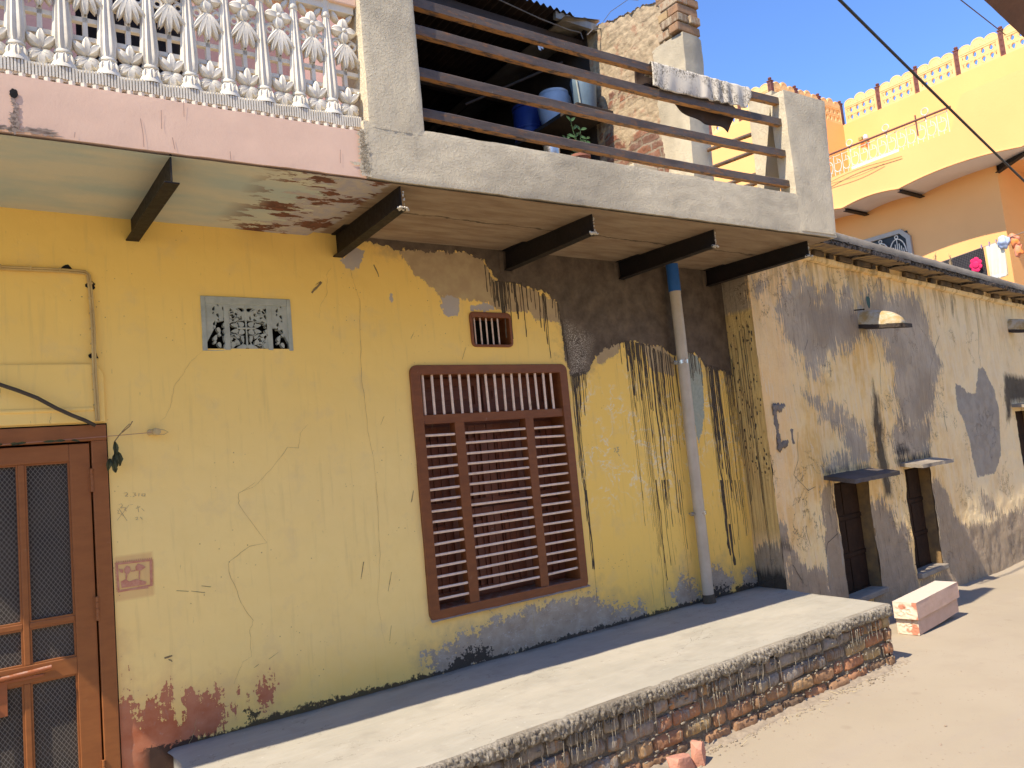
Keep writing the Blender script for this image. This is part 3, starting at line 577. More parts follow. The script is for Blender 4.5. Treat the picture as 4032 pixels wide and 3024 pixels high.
# carved ventilation grille
def grille(x0):
    G_ = empty('vent_grille', H); wd, ht = .484, .29; holes = []
    def tear(cx, cz, a, L, w_, n=12):
        o = []
        L *= 1.35 if abs(cx - wd * .478) < .14 else 1.1; w_ *= 1.9 if abs(cx - wd * .478) < .14 else 1.35
        for k in range(n):
            t = 2 * pi * k / n; r = (1 - cos(t)) / 2; px = L * (cos(t) * .5); pz = w_ * sin(t) * (.35 + .65 * r)
            o.append((cx + px * cos(a) - pz * sin(a), cz + px * sin(a) + pz * cos(a)))
        return o
    cx, cz = wd * .478, ht * .42
    for sx in (-1, 1):
        for sz in (-1, 1):
            P = lambda a, b: (cx + sx * a, cz + sz * b)
            an = lambda d: math.atan2(sz * sin(radians(d)), sx * cos(radians(d)))
            for a, b, d, L, w_ in ((.108, .100, 45, .034, .012), (.030, .104, 10, .040, .010), (.075, .094, 70, .030, .009), (.112, .060, -70, .034, .008), (.050, .078, 130, .026, .008), (.086, .060, 20, .018, .006), (.028, .022, 40, .026, .011), (.062, .016, 10, .030, .008), (.112, .018, 90, .022, .008), (.024, .058, 90, .026, .006), (.052, .046, -30, .022, .006), (.092, .036, -20, .026, .006)):
                c = P(a, b); holes.append(tear(c[0], c[1], an(d), L, w_))
    for sx in (.076 * wd / .484, .418):
        for k in range(6):
            zz = .028 + k * .040; s_ = 1 if k % 2 else -1
            holes.append(tear(sx - .010 * s_, zz, radians(70 * s_), .030, .010)); holes.append(tear(sx + .013 * s_, zz + .016, radians(-50 * s_), .020, .007))
    vs, fs = plate([(0, 0), (wd, 0), (wd, ht), (0, ht)], holes, .010, .0035)
    mb = MB(); mb.add([(x0 + x, .014 - z, 2.326 + y) for x, y, z in vs], fs)
    obj('carved_panel', mb, PALE, G_)
    mb = MB(); mb.box(x0 - .001, x0 + .022, -.006, .03, 2.324, 2.618); mb.box(x0 + wd - .022, x0 + wd + .001, -.006, .03, 2.324, 2.618); mb.box(x0 + .022, x0 + wd - .022, -.006, .03, 2.578, 2.618)
    for q in (.115, .345): mb.box(x0 + q, x0 + q + .028, -.003, .003, 2.328, 2.578)
    obj('frame', mb, PALE, G_, bevel=.003)
    mb = MB()                                   # raised scroll ribs
    for sx in (-1, 1):
        for sz in (-1, 1):
            for r0, c0, c1, a0, a1 in ((.052, .066, .062, 200, -60), (.030, .066, .064, 150, -120), (.016, .07, .066, 0, 300), (.044, .02, .0, 20, 100)):
                mb.tube([(x0 + cx + sx * (c0 + r0 * cos(radians(a)) * .95), .0035, 2.326 + cz + sz * (c1 + r0 * sin(radians(a)))) for a in np.linspace(a0, a1, 14)], [.003] * 13 + [.0015], 6)
    mb.tube([(x0 + cx, .003, 2.34), (x0 + cx, .002, 2.326 + cz), (x0 + cx, .003, 2.326 + ht - .05)], [.006, .004, .007], 6); mb.tube([(x0 + cx - .05, .002, 2.326 + cz), (x0 + cx + .05, .002, 2.326 + cz)], .006, 6)
    obj('scrollwork', mb, PALE, G_, smooth='auto')
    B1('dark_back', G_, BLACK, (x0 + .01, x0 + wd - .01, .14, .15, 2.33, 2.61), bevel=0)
grille(1.066); grille(-.428)
# ------------------------------------------------------------------ door
DO = empty('door', H)
B1('door_frame', DO, DOORB, (.525, .592, -.012, .12, -.02, 1.882), (-.59, .592, -.014, .12, 1.882, 1.958), (-.595, -.53, -.012, .12, -.02, 1.882), bevel=.004)
LF = empty('door_leaf', DO); st = [(.432, .518), (-.04, .035)]
bx = [(a, b, -.002, .034, .0, 1.872) for a, b in st] + [(.035, .432, -.002, .034, 1.792, 1.872), (.035, .432, -.001, .034, .818, .895), (.035, .432, -.001, .034, .02, .16)]
B1('stile', LF, DOORB, *bx, bevel=.003)
B1('glazing_bar', LF, DOORB, (.226, .252, .002, .03, .895, 1.792), (.035, .226, .003, .03, 1.056, 1.081), (.252, .432, .003, .03, 1.056, 1.081), (.222, .248, .002, .03, .16, .818), bevel=.004)
bd = []
for a, b, c, e in ((.035, .226, 1.081, 1.792), (.252, .432, 1.081, 1.792), (.035, .226, .895, 1.056), (.252, .432, .895, 1.056), (.035, .222, .16, .818), (.248, .432, .16, .818)):
    bd += [(a, a + .008, .006, .028, c, e), (b - .008, b, .006, .028, c, e), (a + .008, b - .008, .006, .028, c, c + .008), (a + .008, b - .008, .006, .028, e - .008, e)]
B1('bead', LF, DOORB, *bd, bevel=.001)
B1('wire_mesh', LF, MESH, (.035, .432, .020, .023, .16, 1.792), bevel=0)
for z in (1.64, 1.04, .30):
    mb = MB()
    for k in range(4): mb.tube([(.5215, -.012, z + k * .028), (.5215, -.012, z + .026 + k * .028)], .0075, 8)
    mb.box(.508, .520, -.006, -.002, z, z + .11); obj('hinge', mb, DOORB, LF, smooth='auto')
mb = MB(); mb.tube([(.02, -.014, .855), (.33, -.014, .872)], .010, 10); mb.box(.05, .30, -.008, -.002, .838, .850); mb.box(.10, .125, -.018, -.002, .84, .89); mb.box(.02, .16, -.006, -.0005, .70, .845); mb.box(.0, .05, -.03, -.02, .64, .84)
obj('bolt', mb, m_wood('worn_bolt_paint', (.33, .10, .035), (.28, .09, .03), (.55, .5, .45)), LF, bevel=.002)
L2 = empty('door_leaf', DO); B1('stile', L2, DOORB, (-.525, -.44, -.002, .034, .0, 1.872), (-.13, -.045, -.002, .034, .0, 1.872), (-.44, -.13, -.002, .034, 1.792, 1.872), (-.44, -.13, -.002, .034, .818, .895), (-.44, -.13, -.002, .034, .02, .16))
B1('wire_mesh', L2, MESH, (-.44, -.13, .020, .023, .16, 1.792), bevel=0)
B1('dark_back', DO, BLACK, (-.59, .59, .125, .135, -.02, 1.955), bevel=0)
# ------------------------------------------------------------------ wall wiring
mb = MB(); mat_w = MAIN
CW = simple('painted_wire_casing', (.60, .42, .16), (.48, .33, .13), 12, .7)
for o_ in (0, .010): mb.tube([(-.9, -.012, 2.722 - o_), (.18, -.012, 2.712 - o_), (.44, -.012, 2.715 - o_), (.532 - o_, -.012, 2.712 - o_), (.550 - o_, -.012, 2.695), (.556 - o_, -.012, 2.6), (.560 - o_, -.014, 2.43), (.556 - o_, -.024, 2.2), (.559 - o_, -.024, 2.09), (.562 - o_, -.018, 1.975)], .0055, 6)
for z in np.arange(2.05, 2.68, .075): mb.box(.540, .562, -.020, -.005, z, z + .007)
for x in np.arange(-.3, .5, .12): mb.box(x, x + .007, -.020, -.005, 2.70, 2.722)
obj('wire_casing', mb, CW, H, smooth='auto')
mb = MB()
for x, z in ((.452, 2.722), (.554, 2.645), (.554, 2.295)):
    vs = [(x + .022 * cos(a) * random.uniform(.6, 1.2), -.003, z + .022 * sin(a) * random.uniform(.6, 1.2)) for a in np.linspace(0, 2 * pi, 12)[:-1]]; mb.add(vs, [tuple(range(11))])
obj('plug_hole', mb, BLACK, H)
mb = MB(); mb.tube([Vector(onY('G', p, -.05)) for p in ((640, 1150), (570, 1115), (480, 1080), (380, 1035), (250, 965), (120, 915), (0, 875))] + [(-.2, -.06, 2.26), (-.8, -.1, 2.42)], .009, 8)
tag(obj('supply_hose', mb, simple('brown_rubber', (.055, .04, .028), (.08, .06, .04), 12, .6), smooth=True), 'dark brown cable sagging from the left edge to the top corner of the door frame', 'cable')
mb = MB(); px_, pz_ = .806, 1.908
mb.tube([(px_ - .02, 0, pz_), (px_ - .004, -.03, pz_ + .0)], .016, 10); mb.tube([(px_ + .006, -.028, pz_), (px_ + .010, -.046, pz_)], [.019, .016], 14)
tag(obj('wall_peg', mb, simple('cream_peg', (.56, .42, .2), (.4, .3, .15)), smooth='auto'), 'small round cream peg in the yellow wall right of the door', 'peg')
mb = MB(); mb.tube([(-.6, -.03, 1.88), (.16, -.03, 1.886), (.4, -.03, 1.893), (.62, -.032, 1.899), (.79, -.036, 1.905)], .0016, 5)
GA = thing('leaf_garland', 'thin pink string with dried leaves strung across the top of the door', 'garland', (.6, -.03, 1.9))
obj('string', mb, simple('pink_string', (.42, .20, .15), (.35, .18, .12)), GA)
mb = MB(); mb.tube([(px_ + .01, -.04, pz_ + .014), (px_ + .04, -.045, pz_ + .005), (px_ + .058, -.045, pz_ - .006), (px_ + .04, -.04, pz_ - .016), (px_ + .008, -.038, pz_ - .016)], .0018, 5); obj('loose_wire', mb, CRK, GA)
mb = MB(); mb.tube([(.622, -.034, 1.87), (.648, -.036, 1.905), (.69, -.04, 1.94), (.705, -.04, 1.965)], .0025, 5); mb.tube([(.655, -.036, 1.915), (.675, -.05, 1.938), (.69, -.05, 1.952)], .002, 5)
obj('twig', mb, simple('dry_twig', (.28, .19, .09), (.2, .14, .07)), GA)
def leaf(mb, base, d, L, w_, curl=.01):
    d = Vector(d).normalized(); s_ = d.cross(Vector((random.uniform(-.3, .3), -1, .2))).normalized(); nrm = s_.cross(d); g = []
    for i in range(6):
        t = i / 5; ww = w_ * sin(pi * (t * .9 + .05)) ** .8 * random.uniform(.75, 1.1); c = Vector(base) + d * L * t + nrm * curl * sin(t * 4)
        g.append([c - s_ * ww + nrm * curl * .8, c - nrm * curl * .3, c + s_ * ww * .8 + nrm * curl])
    mb.grid(g)
mb = MB()
for q in (((.622, -.036, 1.87), (.02, -.1, -1), .085, .014), ((.618, -.040, 1.81), (-.06, -.1, -1), .075, .020), ((.610, -.045, 1.79), (.12, -.1, -1), .07, .016), ((.600, -.042, 1.79), (-.25, -.1, -1), .06, .014), ((.63, -.04, 1.82), (.12, -.2, -1), .07, .015)): leaf(mb, *q)
LEAFD = simple('dry_leaf', (.10, .105, .045), (.05, .055, .03), 25, .8)
obj('dried_leaves', mb, LEAFD, GA)
for x in (.17, .20, .235, .26, .38, .415, .44): mb = MB(); leaf(mb, (x, -.033, 1.888), (random.choice((-1, 1)), -.1, random.uniform(-.25, .05)), random.uniform(.03, .055), .007, .004); obj('dried_leaf', mb, LEAFD, GA)
# ------------------------------------------------------------------ drainpipe
DP = empty('drainpipe', H)
mb = MB(); mb.tube([(4.660, -.075, 3.0), (4.662, -.075, 2.4), (4.648, -.075, 1.6), (4.645, -.075, 1.0), (4.640, -.075, .385)], [.044, .044, .0435, .043, .0425], 24); mb.tube([(4.661, -.075, 2.80), (4.661, -.075, 2.775)], [.0455, .0455], 24)
obj('pipe', mb, PVC, DP, smooth='auto')
mb = MB(); mb.tube([(4.660, -.075, 3.02), (4.661, -.075, 2.80)], .0485, 24); obj('blue_socket', mb, BLUE, DP, smooth='auto')
for z in (2.235, 1.056):
    mb = MB(); mb.tube([(4.655, -.075, z - .015), (4.655, -.075, z + .015)], .0475, 24); mb.box(4.575, 4.625, -.06, -.045, z - .016, z + .014); mb.tube([(4.592, -.075, z), (4.592, -.02, z)], .008, 8); obj('clamp', mb, CHROME, DP, smooth='auto')
mb = MB(); mb.tube([(4.640, -.075, .44), (4.642, -.078, .376)], [.046, .05], 20); obj('boot', mb, DARKC, DP, smooth='auto')
# ------------------------------------------------------------------ balcony
XB = 5.354; SZ = 3.005
def BT(x, d, z): return (x, yb(x, d), z)
mb = MB(); g = [[(x, .02 - (.02 - yb(x, .006)) * t, SZ - .004 + .003 * fbm(x * 2, t * 3) + .025 * (1 - t) * (x > 1.7)) for x in np.arange(-1.2, XB, .04)] for t in np.linspace(0, 1, 24)]
mb.grid(g); obj('soffit', mb, SOF, H, smooth=True)
mb = MB(); mb.prism([(-1.2, .3), (-1.2, yb(-1.2, .1)), (XB - .02, yb(XB, .1)), (XB - .02, .3)], SZ + .035, SZ + .14, lambda p, q, r: (p, q, r)); obj('floor_slab', mb, GREY, H)
def beamface(x0, x1, zb_, zt_, d0, d1, st, amp, mat, name, seed=0, topdrop=None):
    """solid with a gridded, slightly uneven front face"""
    mb = MB(); xs = np.arange(x0, x1 + 1e-6, (x1 - x0) / max(2, round((x1 - x0) / st)))
    zf = lambda x: (zb_(x) if callable(zb_) else zb_); zt2 = lambda x: (zt_(x) if callable(zt_) else zt_)
    rows = []
    ts = np.linspace(0, 1, max(3, int((zt2(x0) - zf(x0)) / st)))
    rows.append([BT(x, d1, zf(x) + .003 * fbm(x * 4, 5)) for x in xs])
    for t in ts:
        e = amp * 1.5 * (max(0, 1 - t / .04) + max(0, 1 - (1 - t) / .04)) * .5
        rows.append([BT(x, d0 + amp * fbm(x * 6, (zf(x) + t) * 6, seed) + e, zf(x) + (zt2(x) - zf(x)) * t + .004 * fbm(x * 5, t * 3, 9 + seed)) for x in xs])
    rows.append([BT(x, d1, zt2(x)) for x in xs]); mb.grid(rows)
    for x in (x0, x1):
        mb.add([BT(x, d0, zf(x)), BT(x, d1, zf(x)), BT(x, d1, zt2(x)), BT(x, d0, zt2(x))], [(0, 1, 2, 3)])
    return obj(name, mb, mat, H, smooth='auto')
beamface(-1.2, 1.633, 3.012, lambda x: 3.243, 0, .16, .03, .0012, PINK, 'pink_fascia', 3)
gz = lambda x: 3.30
beamface(1.633, XB, lambda x: 3.012, lambda x: gz(x), -.006, .16, .02, .0028, GREY, 'parapet_beam', 5)
def pier(x0, x1, z1, d0, d1, z0=None, name='pier', x1t=None, x0t=None):
    mb = MB(); z0 = z0 or gz(x0) - .03; n = 40; m = 14; x0t = x0 if x0t is None else x0t; x1t = x1 if x1t is None else x1t
    per = [(0, 0)] + [(k / m, 0) for k in range(1, m)] + [(1, 0), (1, .25), (1, .5), (1, .75), (1, 1), (.5, 1), (0, 1), (0, .75), (0, .5), (0, .25)]
    rows = []
    for i in range(n + 1):
        t = i / n; z = z0 + (z1 - z0) * t; a = x0 + (x0t - x0) * t; b = x1 + (x1t - x1) * t; r = []
        for p, q in per + [per[0]]:
            jx = .002 * fbm(p * 5 + z * 5, q * 3 + 2, 2); jy = .003 * fbm(p * 4 + x0, z * 6, 4)
            ins = .004 if (p in (0, 1) and q in (0, 1)) else 0
            X_ = a + (b - a) * p + jx + (ins if p == 0 else -ins if p == 1 else 0); r.append(BT(X_, d0 + (d1 - d0) * q + jy + (ins if q == 0 else -ins if q == 1 else 0), z))
        rows.append(r)
    mb.grid(rows); mb.add(rows[-1][:-1], [tuple(range(len(per)))]); return obj(name, mb, GREY, H, smooth='auto')
pier(1.660, 1.967, 4.75, -.008, .24)
pier(4.938, XB + .002, 4.085, -.010, .12, 3.03, x1t=5.443, x0t=4.942)
# steel cantilevers
def ibeam(mb, x, y0, y1, z1, h=.125, w_=.062, t=.006, dx=0):
    def T(a, b, c): return (a + dx * (b - y0) / (y1 - y0), b, c)
    mb.box(x - w_ / 2, x + w_ / 2, y1, y0, z1 - h, z1 - h + t * 1.2, T); mb.box(x - w_ / 2, x + w_ / 2, y1, y0, z1 - t * 1.2, z1, T); mb.box(x - t / 2, x + t / 2, y1, y0, z1 - h + t * 1.2, z1 - t * 1.2, T)
for x, dx in ((.75, .008), (1.862, -.045), (3.09, .005), (4.155, -.005), (5.155, .0)):
    mb = MB(); ibeam(mb, x, .05, {.75: -.872, 1.862: -.905, 3.09: -.893, 4.155: -.925}.get(x, -.965), SZ + .022, h=.142, dx=dx); obj('steel_bracket', mb, STEEL, H, bevel=.002)
mb = MB()
for x in (1.83, 3.10, 4.155, 5.16):
    y = {1.83: -.905, 3.10: -.893, 4.155: -.925}.get(x, -.965)
    for k in range(22): mb.ico((x + random.uniform(-.035, .03), y + random.uniform(-.008, .015), SZ - .117 + random.uniform(-.004, .004) + (random.random() < .3) * random.uniform(0, .06) * 0), random.uniform(.004, .009), 1, .3)
    for k in range(12): mb.ico((x + random.uniform(-.004, .004), y - .002, SZ - random.uniform(.02, .11)), random.uniform(.003, .005), 1, .3)
obj('mortar_splash', mb, CREAM, H, smooth=True, kind='stuff')
MA = lambda mb, c: {k: [-1 if k != 'cement' else c] * len(mb.v) for k in ('cement', 'beige', 'lilac', 'green', 'damp', 'terra', 'black', 'dirt', 'salt')}
# mortar squeezed round the beam ends on the wall
for x in (.75, 1.862, 3.09, 4.155, 5.155):
    for s_ in (-1, 1):
        mb = MB(); mb.grid([[(x + s_ * (.030 + w_ + .006 * fbm(z * 20, x)), y, z) for y, w_ in ((-.003, .030), (-.009 + .004 * fbm(z * 15, x * 3), .016), (-.013 + .006 * fbm(z * 22, x * 2), .0))] for z in np.linspace(SZ - .14, SZ + .01, 14)])
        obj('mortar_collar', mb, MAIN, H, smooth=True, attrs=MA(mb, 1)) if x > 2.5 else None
# rails
def rail(z0, z1_, hh, d):
    mb = MB(); n = 24
    for i in range(n):
        pass
    sec = [(-.025, -hh / 2), (.015, -hh / 2), (.025, -hh / 2 + .01), (.025, hh / 2 - .01), (.015, hh / 2), (-.015, hh / 2), (-.025, hh / 2 - .008), (-.025, -hh / 2 + .008)]
    rows = []
    for i in range(n + 1):
        t = i / n; x = 1.94 + (4.97 - 1.94) * t; z = z0 + (z1_ - z0) * t + .016 * sin(pi * t * 1.0) * -1 + .003 * fbm(x, z0)
        rows.append([BT(x, d + a, z + b) for a, b in sec + [sec[0]]])
    mb.grid(rows); return obj('rail', mb, RUST, H, smooth='auto')
RD = .06
rail(4.028, 4.022, .058, RD); rail(3.875, 3.860, .058, RD); rail(3.642, 3.622, .056, RD); rail(3.422, 3.394, .054, RD)
# balustrade of cast panels
BA = empty('balustrade', H); BD = .045
mb = MB()
for x in np.arange(-1.19, 1.63, .0115):
    mb.box(x, x + .0075, 0, .02, 3.268, 3.322, lambda a, b, c: BT(a, BD - .028 + b, c + .003 * sin(a * 40)))
mb.box(-1.2, 1.636, 0, .05, 3.262, 3.325, lambda a, b, c: BT(a, BD - .018 + b, c)); obj('ribbed_band', mb, WHITE, BA)
mb = MB()
for x in np.arange(-1.19, 1.62, .042):
    mb.tube([BT(x, BD - .018, 3.262), BT(x, BD - .022, 3.243)], [.015, .010], 8)
obj('tooth_fringe', mb, WHITE, BA, smooth='auto')
sp = .1605; bx0 = .224
def petal(mb, cx, cz, a, L, w_, y, bulge=.012, n=7):
    g = []
    for i in range(n):
        t = i / (n - 1); ww = w_ * sin(pi * min(1, t * .93 + .04)) ** .75; r = []
        for k in range(5):
            s_ = (k - 2) / 2; X_ = cx + cos(a) * L * t - sin(a) * ww * s_; Z_ = cz + sin(a) * L * t + cos(a) * ww * s_
            r.append(BT(X_, y - bulge * (1 - s_ * s_) * sin(pi * t) ** .5 + (.006 if k in (0, 4) else 0) + (.004 if k == 2 else 0), Z_))
        g.append(r)
    mb.grid(g)
    mb.grid([[r[0], (r[0][0], r[0][1] + .02, r[0][2])] for r in g]); mb.grid([[r[4], (r[4][0], r[4][1] + .02, r[4][2])] for r in g])
for k in range(-9, 9):
    bx = bx0 + sp * k; mb = MB()
    prof = [(.058, 0), (.056, .010), (.046, .030), (.036, .052), (.032, .066), (.038, .070), (.038, .078), (.032, .084), (.036, .10), (.038, .13), (.036, .17), (.027, .34), (.021, .46), (.019, .50), (.024, .505), (.024, .52), (.019, .53), (.021, .56), (.028, .58), (.028, .62)]
    prof2 = []
    for (r0, z0), (r1, z1_) in zip(prof[:-1], prof[1:]):
        m = max(1, int((z1_ - z0) / .03)); prof2 += [(r0 + (r1 - r0) * j / m, z0 + (z1_ - z0) * j / m) for j in range(m)]
    prof2.append(prof[-1]); base = BT(bx, BD + .012, 3.322)
    vs = []; n_ = 36
    for r, z in prof2:
        fl = .15 if .09 < z < .50 else 0
        for j in range(n_): a = 2 * pi * j / n_; q = r * .9 * (1 + fl * cos(10 * a)); vs.append((base[0] + q * cos(a), base[1] + q * sin(a) * .85, base[2] + z))
    fs = [(i * n_ + j, i * n_ + (j + 1) % n_, (i + 1) * n_ + (j + 1) % n_, (i + 1) * n_ + j) for i in range(len(prof2) - 1) for j in range(n_)]
    mb.add(vs, fs)
    for s_ in (-1, 0, 1): petal(mb, bx + s_ * .022, 3.322 + .062, -pi / 2, .05, .016, BD - .026 + abs(s_) * .012, .006, 5)
    obj('baluster', mb, WHITE, BA, smooth='auto')
for k in range(-9, 9):
    cx = bx0 + sp * (k + .5) + .003; mb = MB(); y = BD + .018
    if cx > 1.62: continue
    bx = lambda x0, x1, z0, z1_, y0=0, y1=.025: mb.box(x0, x1, y0, y1, z0, z1_, lambda a, b, c: BT(a, y + b, c))
    h2 = sp / 2 - .012; zb_ = 3.322
    bx(cx - h2, cx + h2, zb_ + .230, zb_ + .250); bx(cx - h2, cx + h2, zb_ + .148, zb_ + .168); bx(cx - .009, cx + .009, zb_ + .130, zb_ + .30)
    bx(cx - h2, cx + h2, zb_ + .31, zb_ + .322, .006)
    # lotus at the foot
    for a, L, w_ in ((90, .080, .020), (48, .075, .020), (132, .075, .020)): petal(mb, cx, zb_ + .078, radians(a), L, w_, y - .020, .013)
    for a, L, w_ in ((270, .066, .024), (224, .060, .021), (316, .060, .021), (198, .052, .016), (342, .052, .016)): petal(mb, cx, zb_ + .066, radians(a), L, w_, y - .018, .013)
    bx(cx - .016, cx + .016, zb_ + .062, zb_ + .076, -.012, .02)
    # curved arms either side
    for s_ in (-1, 1):
        mb.tube([BT(cx + s_ * q, y, zb_ + z) for q, z in ((.012, .09), (.035, .105), (.055, .135), (.066, .15))], [.006, .008, .009, .007], 6)
        mb.tube([BT(cx + s_ * .042 + .017 * cos(t), y - .006, zb_ + .378 + .017 * sin(t)) for t in np.linspace(0, 2 * pi, 14)], .0075, 6)
        mb.tube([BT(cx + s_ * q, y - .004, zb_ + z) for q, z in ((.004, .40), (.018, .36), (.040, .335), (.066, .30), (.07, .27))], [.005, .010, .012, .012, .006], 6)
        mb.tube([BT(cx + s_ * q, y - .002, zb_ + z) for q, z in ((.004, .42), (.03, .41), (.055, .40), (.07, .39))], [.005, .007, .007, .005], 6)
    for a, L, w_ in ((270, .130, .022), (251, .125, .017), (289, .125, .017), (234, .12, .014), (306, .12, .014)): petal(mb, cx, zb_ + .385, radians(a), L, w_, y - .020, .013)
    for a in (0, 90, 180, 270): petal(mb, cx, zb_ + .448, radians(a), .064, .028, y - .020, .013)
    mb.ico(BT(cx, y - .022, zb_ + .448), .012, 2, 0)
    for s_ in (-1, 1): petal(mb, cx + s_ * .02, zb_ + .50, radians(90 - s_ * 35), .06, .014, y - .006)
    obj('cast_ornament', mb, WHITE, BA, smooth='auto')
mb = MB(); mb.box(-1.2, 1.662, .030, .17, 3.905, 4.02, lambda a, b, c: BT(a, b, c)); obj('coping', mb, PINK, BA, bevel=.006)
mb = MB(); mb.box(-1.2, 1.635, .004, .02, 3.238, 3.264, lambda a, b, c: BT(a, BD + b, c)); obj('grimy_gap', mb, BLACK, BA)
mb = MB(); mb.box(-1.2, 1.65, 0, .04, 3.868, 3.906, lambda a, b, c: BT(a, BD + b, c)); obj('top_band', mb, WHITE, BA)
# pink upstairs wall behind the balustrade, its shade mixed into a darker mauve
mb = MB(); mb.box(-1.2, .55, .1, .25, 3.1, 6.2); mb.box(.55, 1.15, .1, .25, 5.2, 6.2); mb.box(1.15, 1.92, .1, .25, 3.1, 6.2); mb.box(1.78, 1.92, yb(1.9, .24), .1, 3.1, 5.2)
obj('upstairs_wall', mb, simple('shaded_pink_plaster', (.42, .27, .25), (.34, .21, .20), 4, .9), H); B1('dark_doorway', H, BLACK, (.55, 1.15, .22, .24, 3.1, 5.2), bevel=0)

# drain hole and stains on the pink fascia, cement smeared over its right end
mb = MB()
def fpatch(cx, cz, rx, rz, n=22, jag=.3, d=-.0045):
    P = []
    for k in range(n): a = 2 * pi * k / n; q = 1 + jag * random.uniform(-1, 1); P.append(BT(cx + rx * q * cos(a), d, cz + rz * q * sin(a)))
    c = BT(cx, d, cz); mb.add([c] + P, [(0, k + 1, (k + 1) % n + 1) for k in range(n)])
hx, hz = onB('J', (80, 545)); fpatch(hx, hz, .014, .019, jag=.12); obj('drain_hole', mb, BLACK, H)
mb = MB(); 
for k in range(7): fpatch(hx + random.uniform(-.006, .006), hz - .03 - k * .019, .008 + .002 * k, .016, jag=.4, d=-.0035)
for k in range(9): fpatch(random.uniform(-.1, .33), 3.022 + random.uniform(0, .012), .04, .010, jag=.5, d=-.0035)
obj('damp_stain', mb, simple('brown_damp_stain', (.26, .20, .15), (.40, .30, .24), 30, .9), H, kind='stuff')
mb = MB()
for z_ in np.linspace(3.03, 3.24, 16): fpatch(1.628 + .012 * fbm(z_ * 9, 1), z_, .020 + .02 * abs(fbm(z_ * 12, 4)), .016, jag=.35, d=-.0075)
fpatch(1.585, 3.075, .035, .010, jag=.5); obj('cement_smear', mb, GREY, H, kind='stuff')
mb = MB()
for pts in ([(815, 690), (830, 780), (835, 855)], [(435, 770), (432, 800)], [(1335, 880), (1340, 930)], [(1975, 870), (1975, 950)], [(935, 640), (938, 750)], [(1065, 590), (1068, 680)], [(1000, 800), (1015, 870)]):
    Q = [onB('J', p) for p in pts]
    for a, b in zip(Q[:-1], Q[1:]): mb.add([BT(a[0] - .0012, -.0035, a[1]), BT(a[0] + .0012, -.0035, a[1]), BT(b[0] + .0012, -.0035, b[1]), BT(b[0] - .0012, -.0035, b[1])], [(0, 1, 2, 3)])
obj('fascia_crack', mb, simple('pink_crack', (.42, .27, .22), (.36, .22, .18)), H, kind='stuff')

# ------------------------------------------------------------------ roof terrace of the yellow house
def brickwork(mb, T, u0, u1, v0, v1, bh=.075, bl=.225, gap=.012, cell=.014, amp=.005, rough=1.0, topfn=None, smear=None):
    nrow = int(round((v1 - v0) / (bh + gap))); bh = (v1 - v0) / nrow - gap
    for r in range(nrow):
        z = v0 + r * (bh + gap) + gap / 2; u = u0 + (0 if r % 2 else -bl * .5) + random.uniform(-.03, .03)
        while u < u1:
            L = bl if random.random() < .7 else bl * .47; a, b = max(u, u0), min(u + L, u1); u += L + gap
            if b - a < .03: continue
            if topfn and z + bh > topfn((a + b) / 2): continue
            out = random.uniform(-.006, .008) * rough; tl = random.uniform(-.006, .006) * rough; dz = random.uniform(-.004, .004) * rough; n = max(3, int((b - a) / cell)); m = max(3, int(bh / cell)); k = random.random() * 90
            mb.col = (random.random(), smear((a + b) / 2, z) + random.uniform(-.05, .05) if smear else random.uniform(-.08, .08), 0); g = []
            for i in range(m + 1):
                tz = i / m; row = []
                for j in range(n + 1):
                    tx = j / n; e = min(tx, 1 - tx) * (b - a); ez = min(tz, 1 - tz) * bh; rd = .010 * rough * (math.exp(-e / .008) + math.exp(-ez / .007))
                    row.append(T(a + (b - a) * tx, out - rd + amp * fbm(a * 3 + tx * (b - a) * 22, z * 9 + tz * bh * 22, k), z + dz + tz * bh + tl * (tx - .5) + .003 * fbm(tx * 5, k)))
                g.append(row)
            full = [[T(a + (b - a) * j / n, -.05, z + dz) for j in range(n + 1)]] + g + [[T(a + (b - a) * j / n, -.05, z + dz + bh) for j in range(n + 1)]]
            full = [[T(a, -.05, z + dz + bh * min(1, max(0, (i - 1) / m)))] + rr + [T(b, -.05, z + dz + bh * min(1, max(0, (i - 1) / m)))] for i, rr in enumerate(full)]
            mb.grid(full)
TX = 5.0
top = lambda y: 5.60 - .22 * (.9 - y) + .03 * fbm(y * 6, 2)
mb = MB()
for s_, xx in ((1, TX), (-1, TX + .2)):
    g = []
    for y in np.arange(.0, .985, .0125):
        zt = top(y) + .02 * fbm(y * 14, 6); g.append([(xx - s_ * (.012 * fbm(y * 3, z * 3, 3) + .008 * fbm(y * 12, z * 12, 1)), y, min(z, zt)) for z in np.arange(3.1, 5.70, .0125)])
    mb.grid(g)
g = [[(TX + t * .2, y, top(y) + .02 * fbm(y * 14, 6)) for t in (-.05, .5, 1.05)] for y in np.arange(0, .985, .0125)]; mb.grid(g); mb.box(TX, TX + .2, .96, .975, 3.1, 5.55)
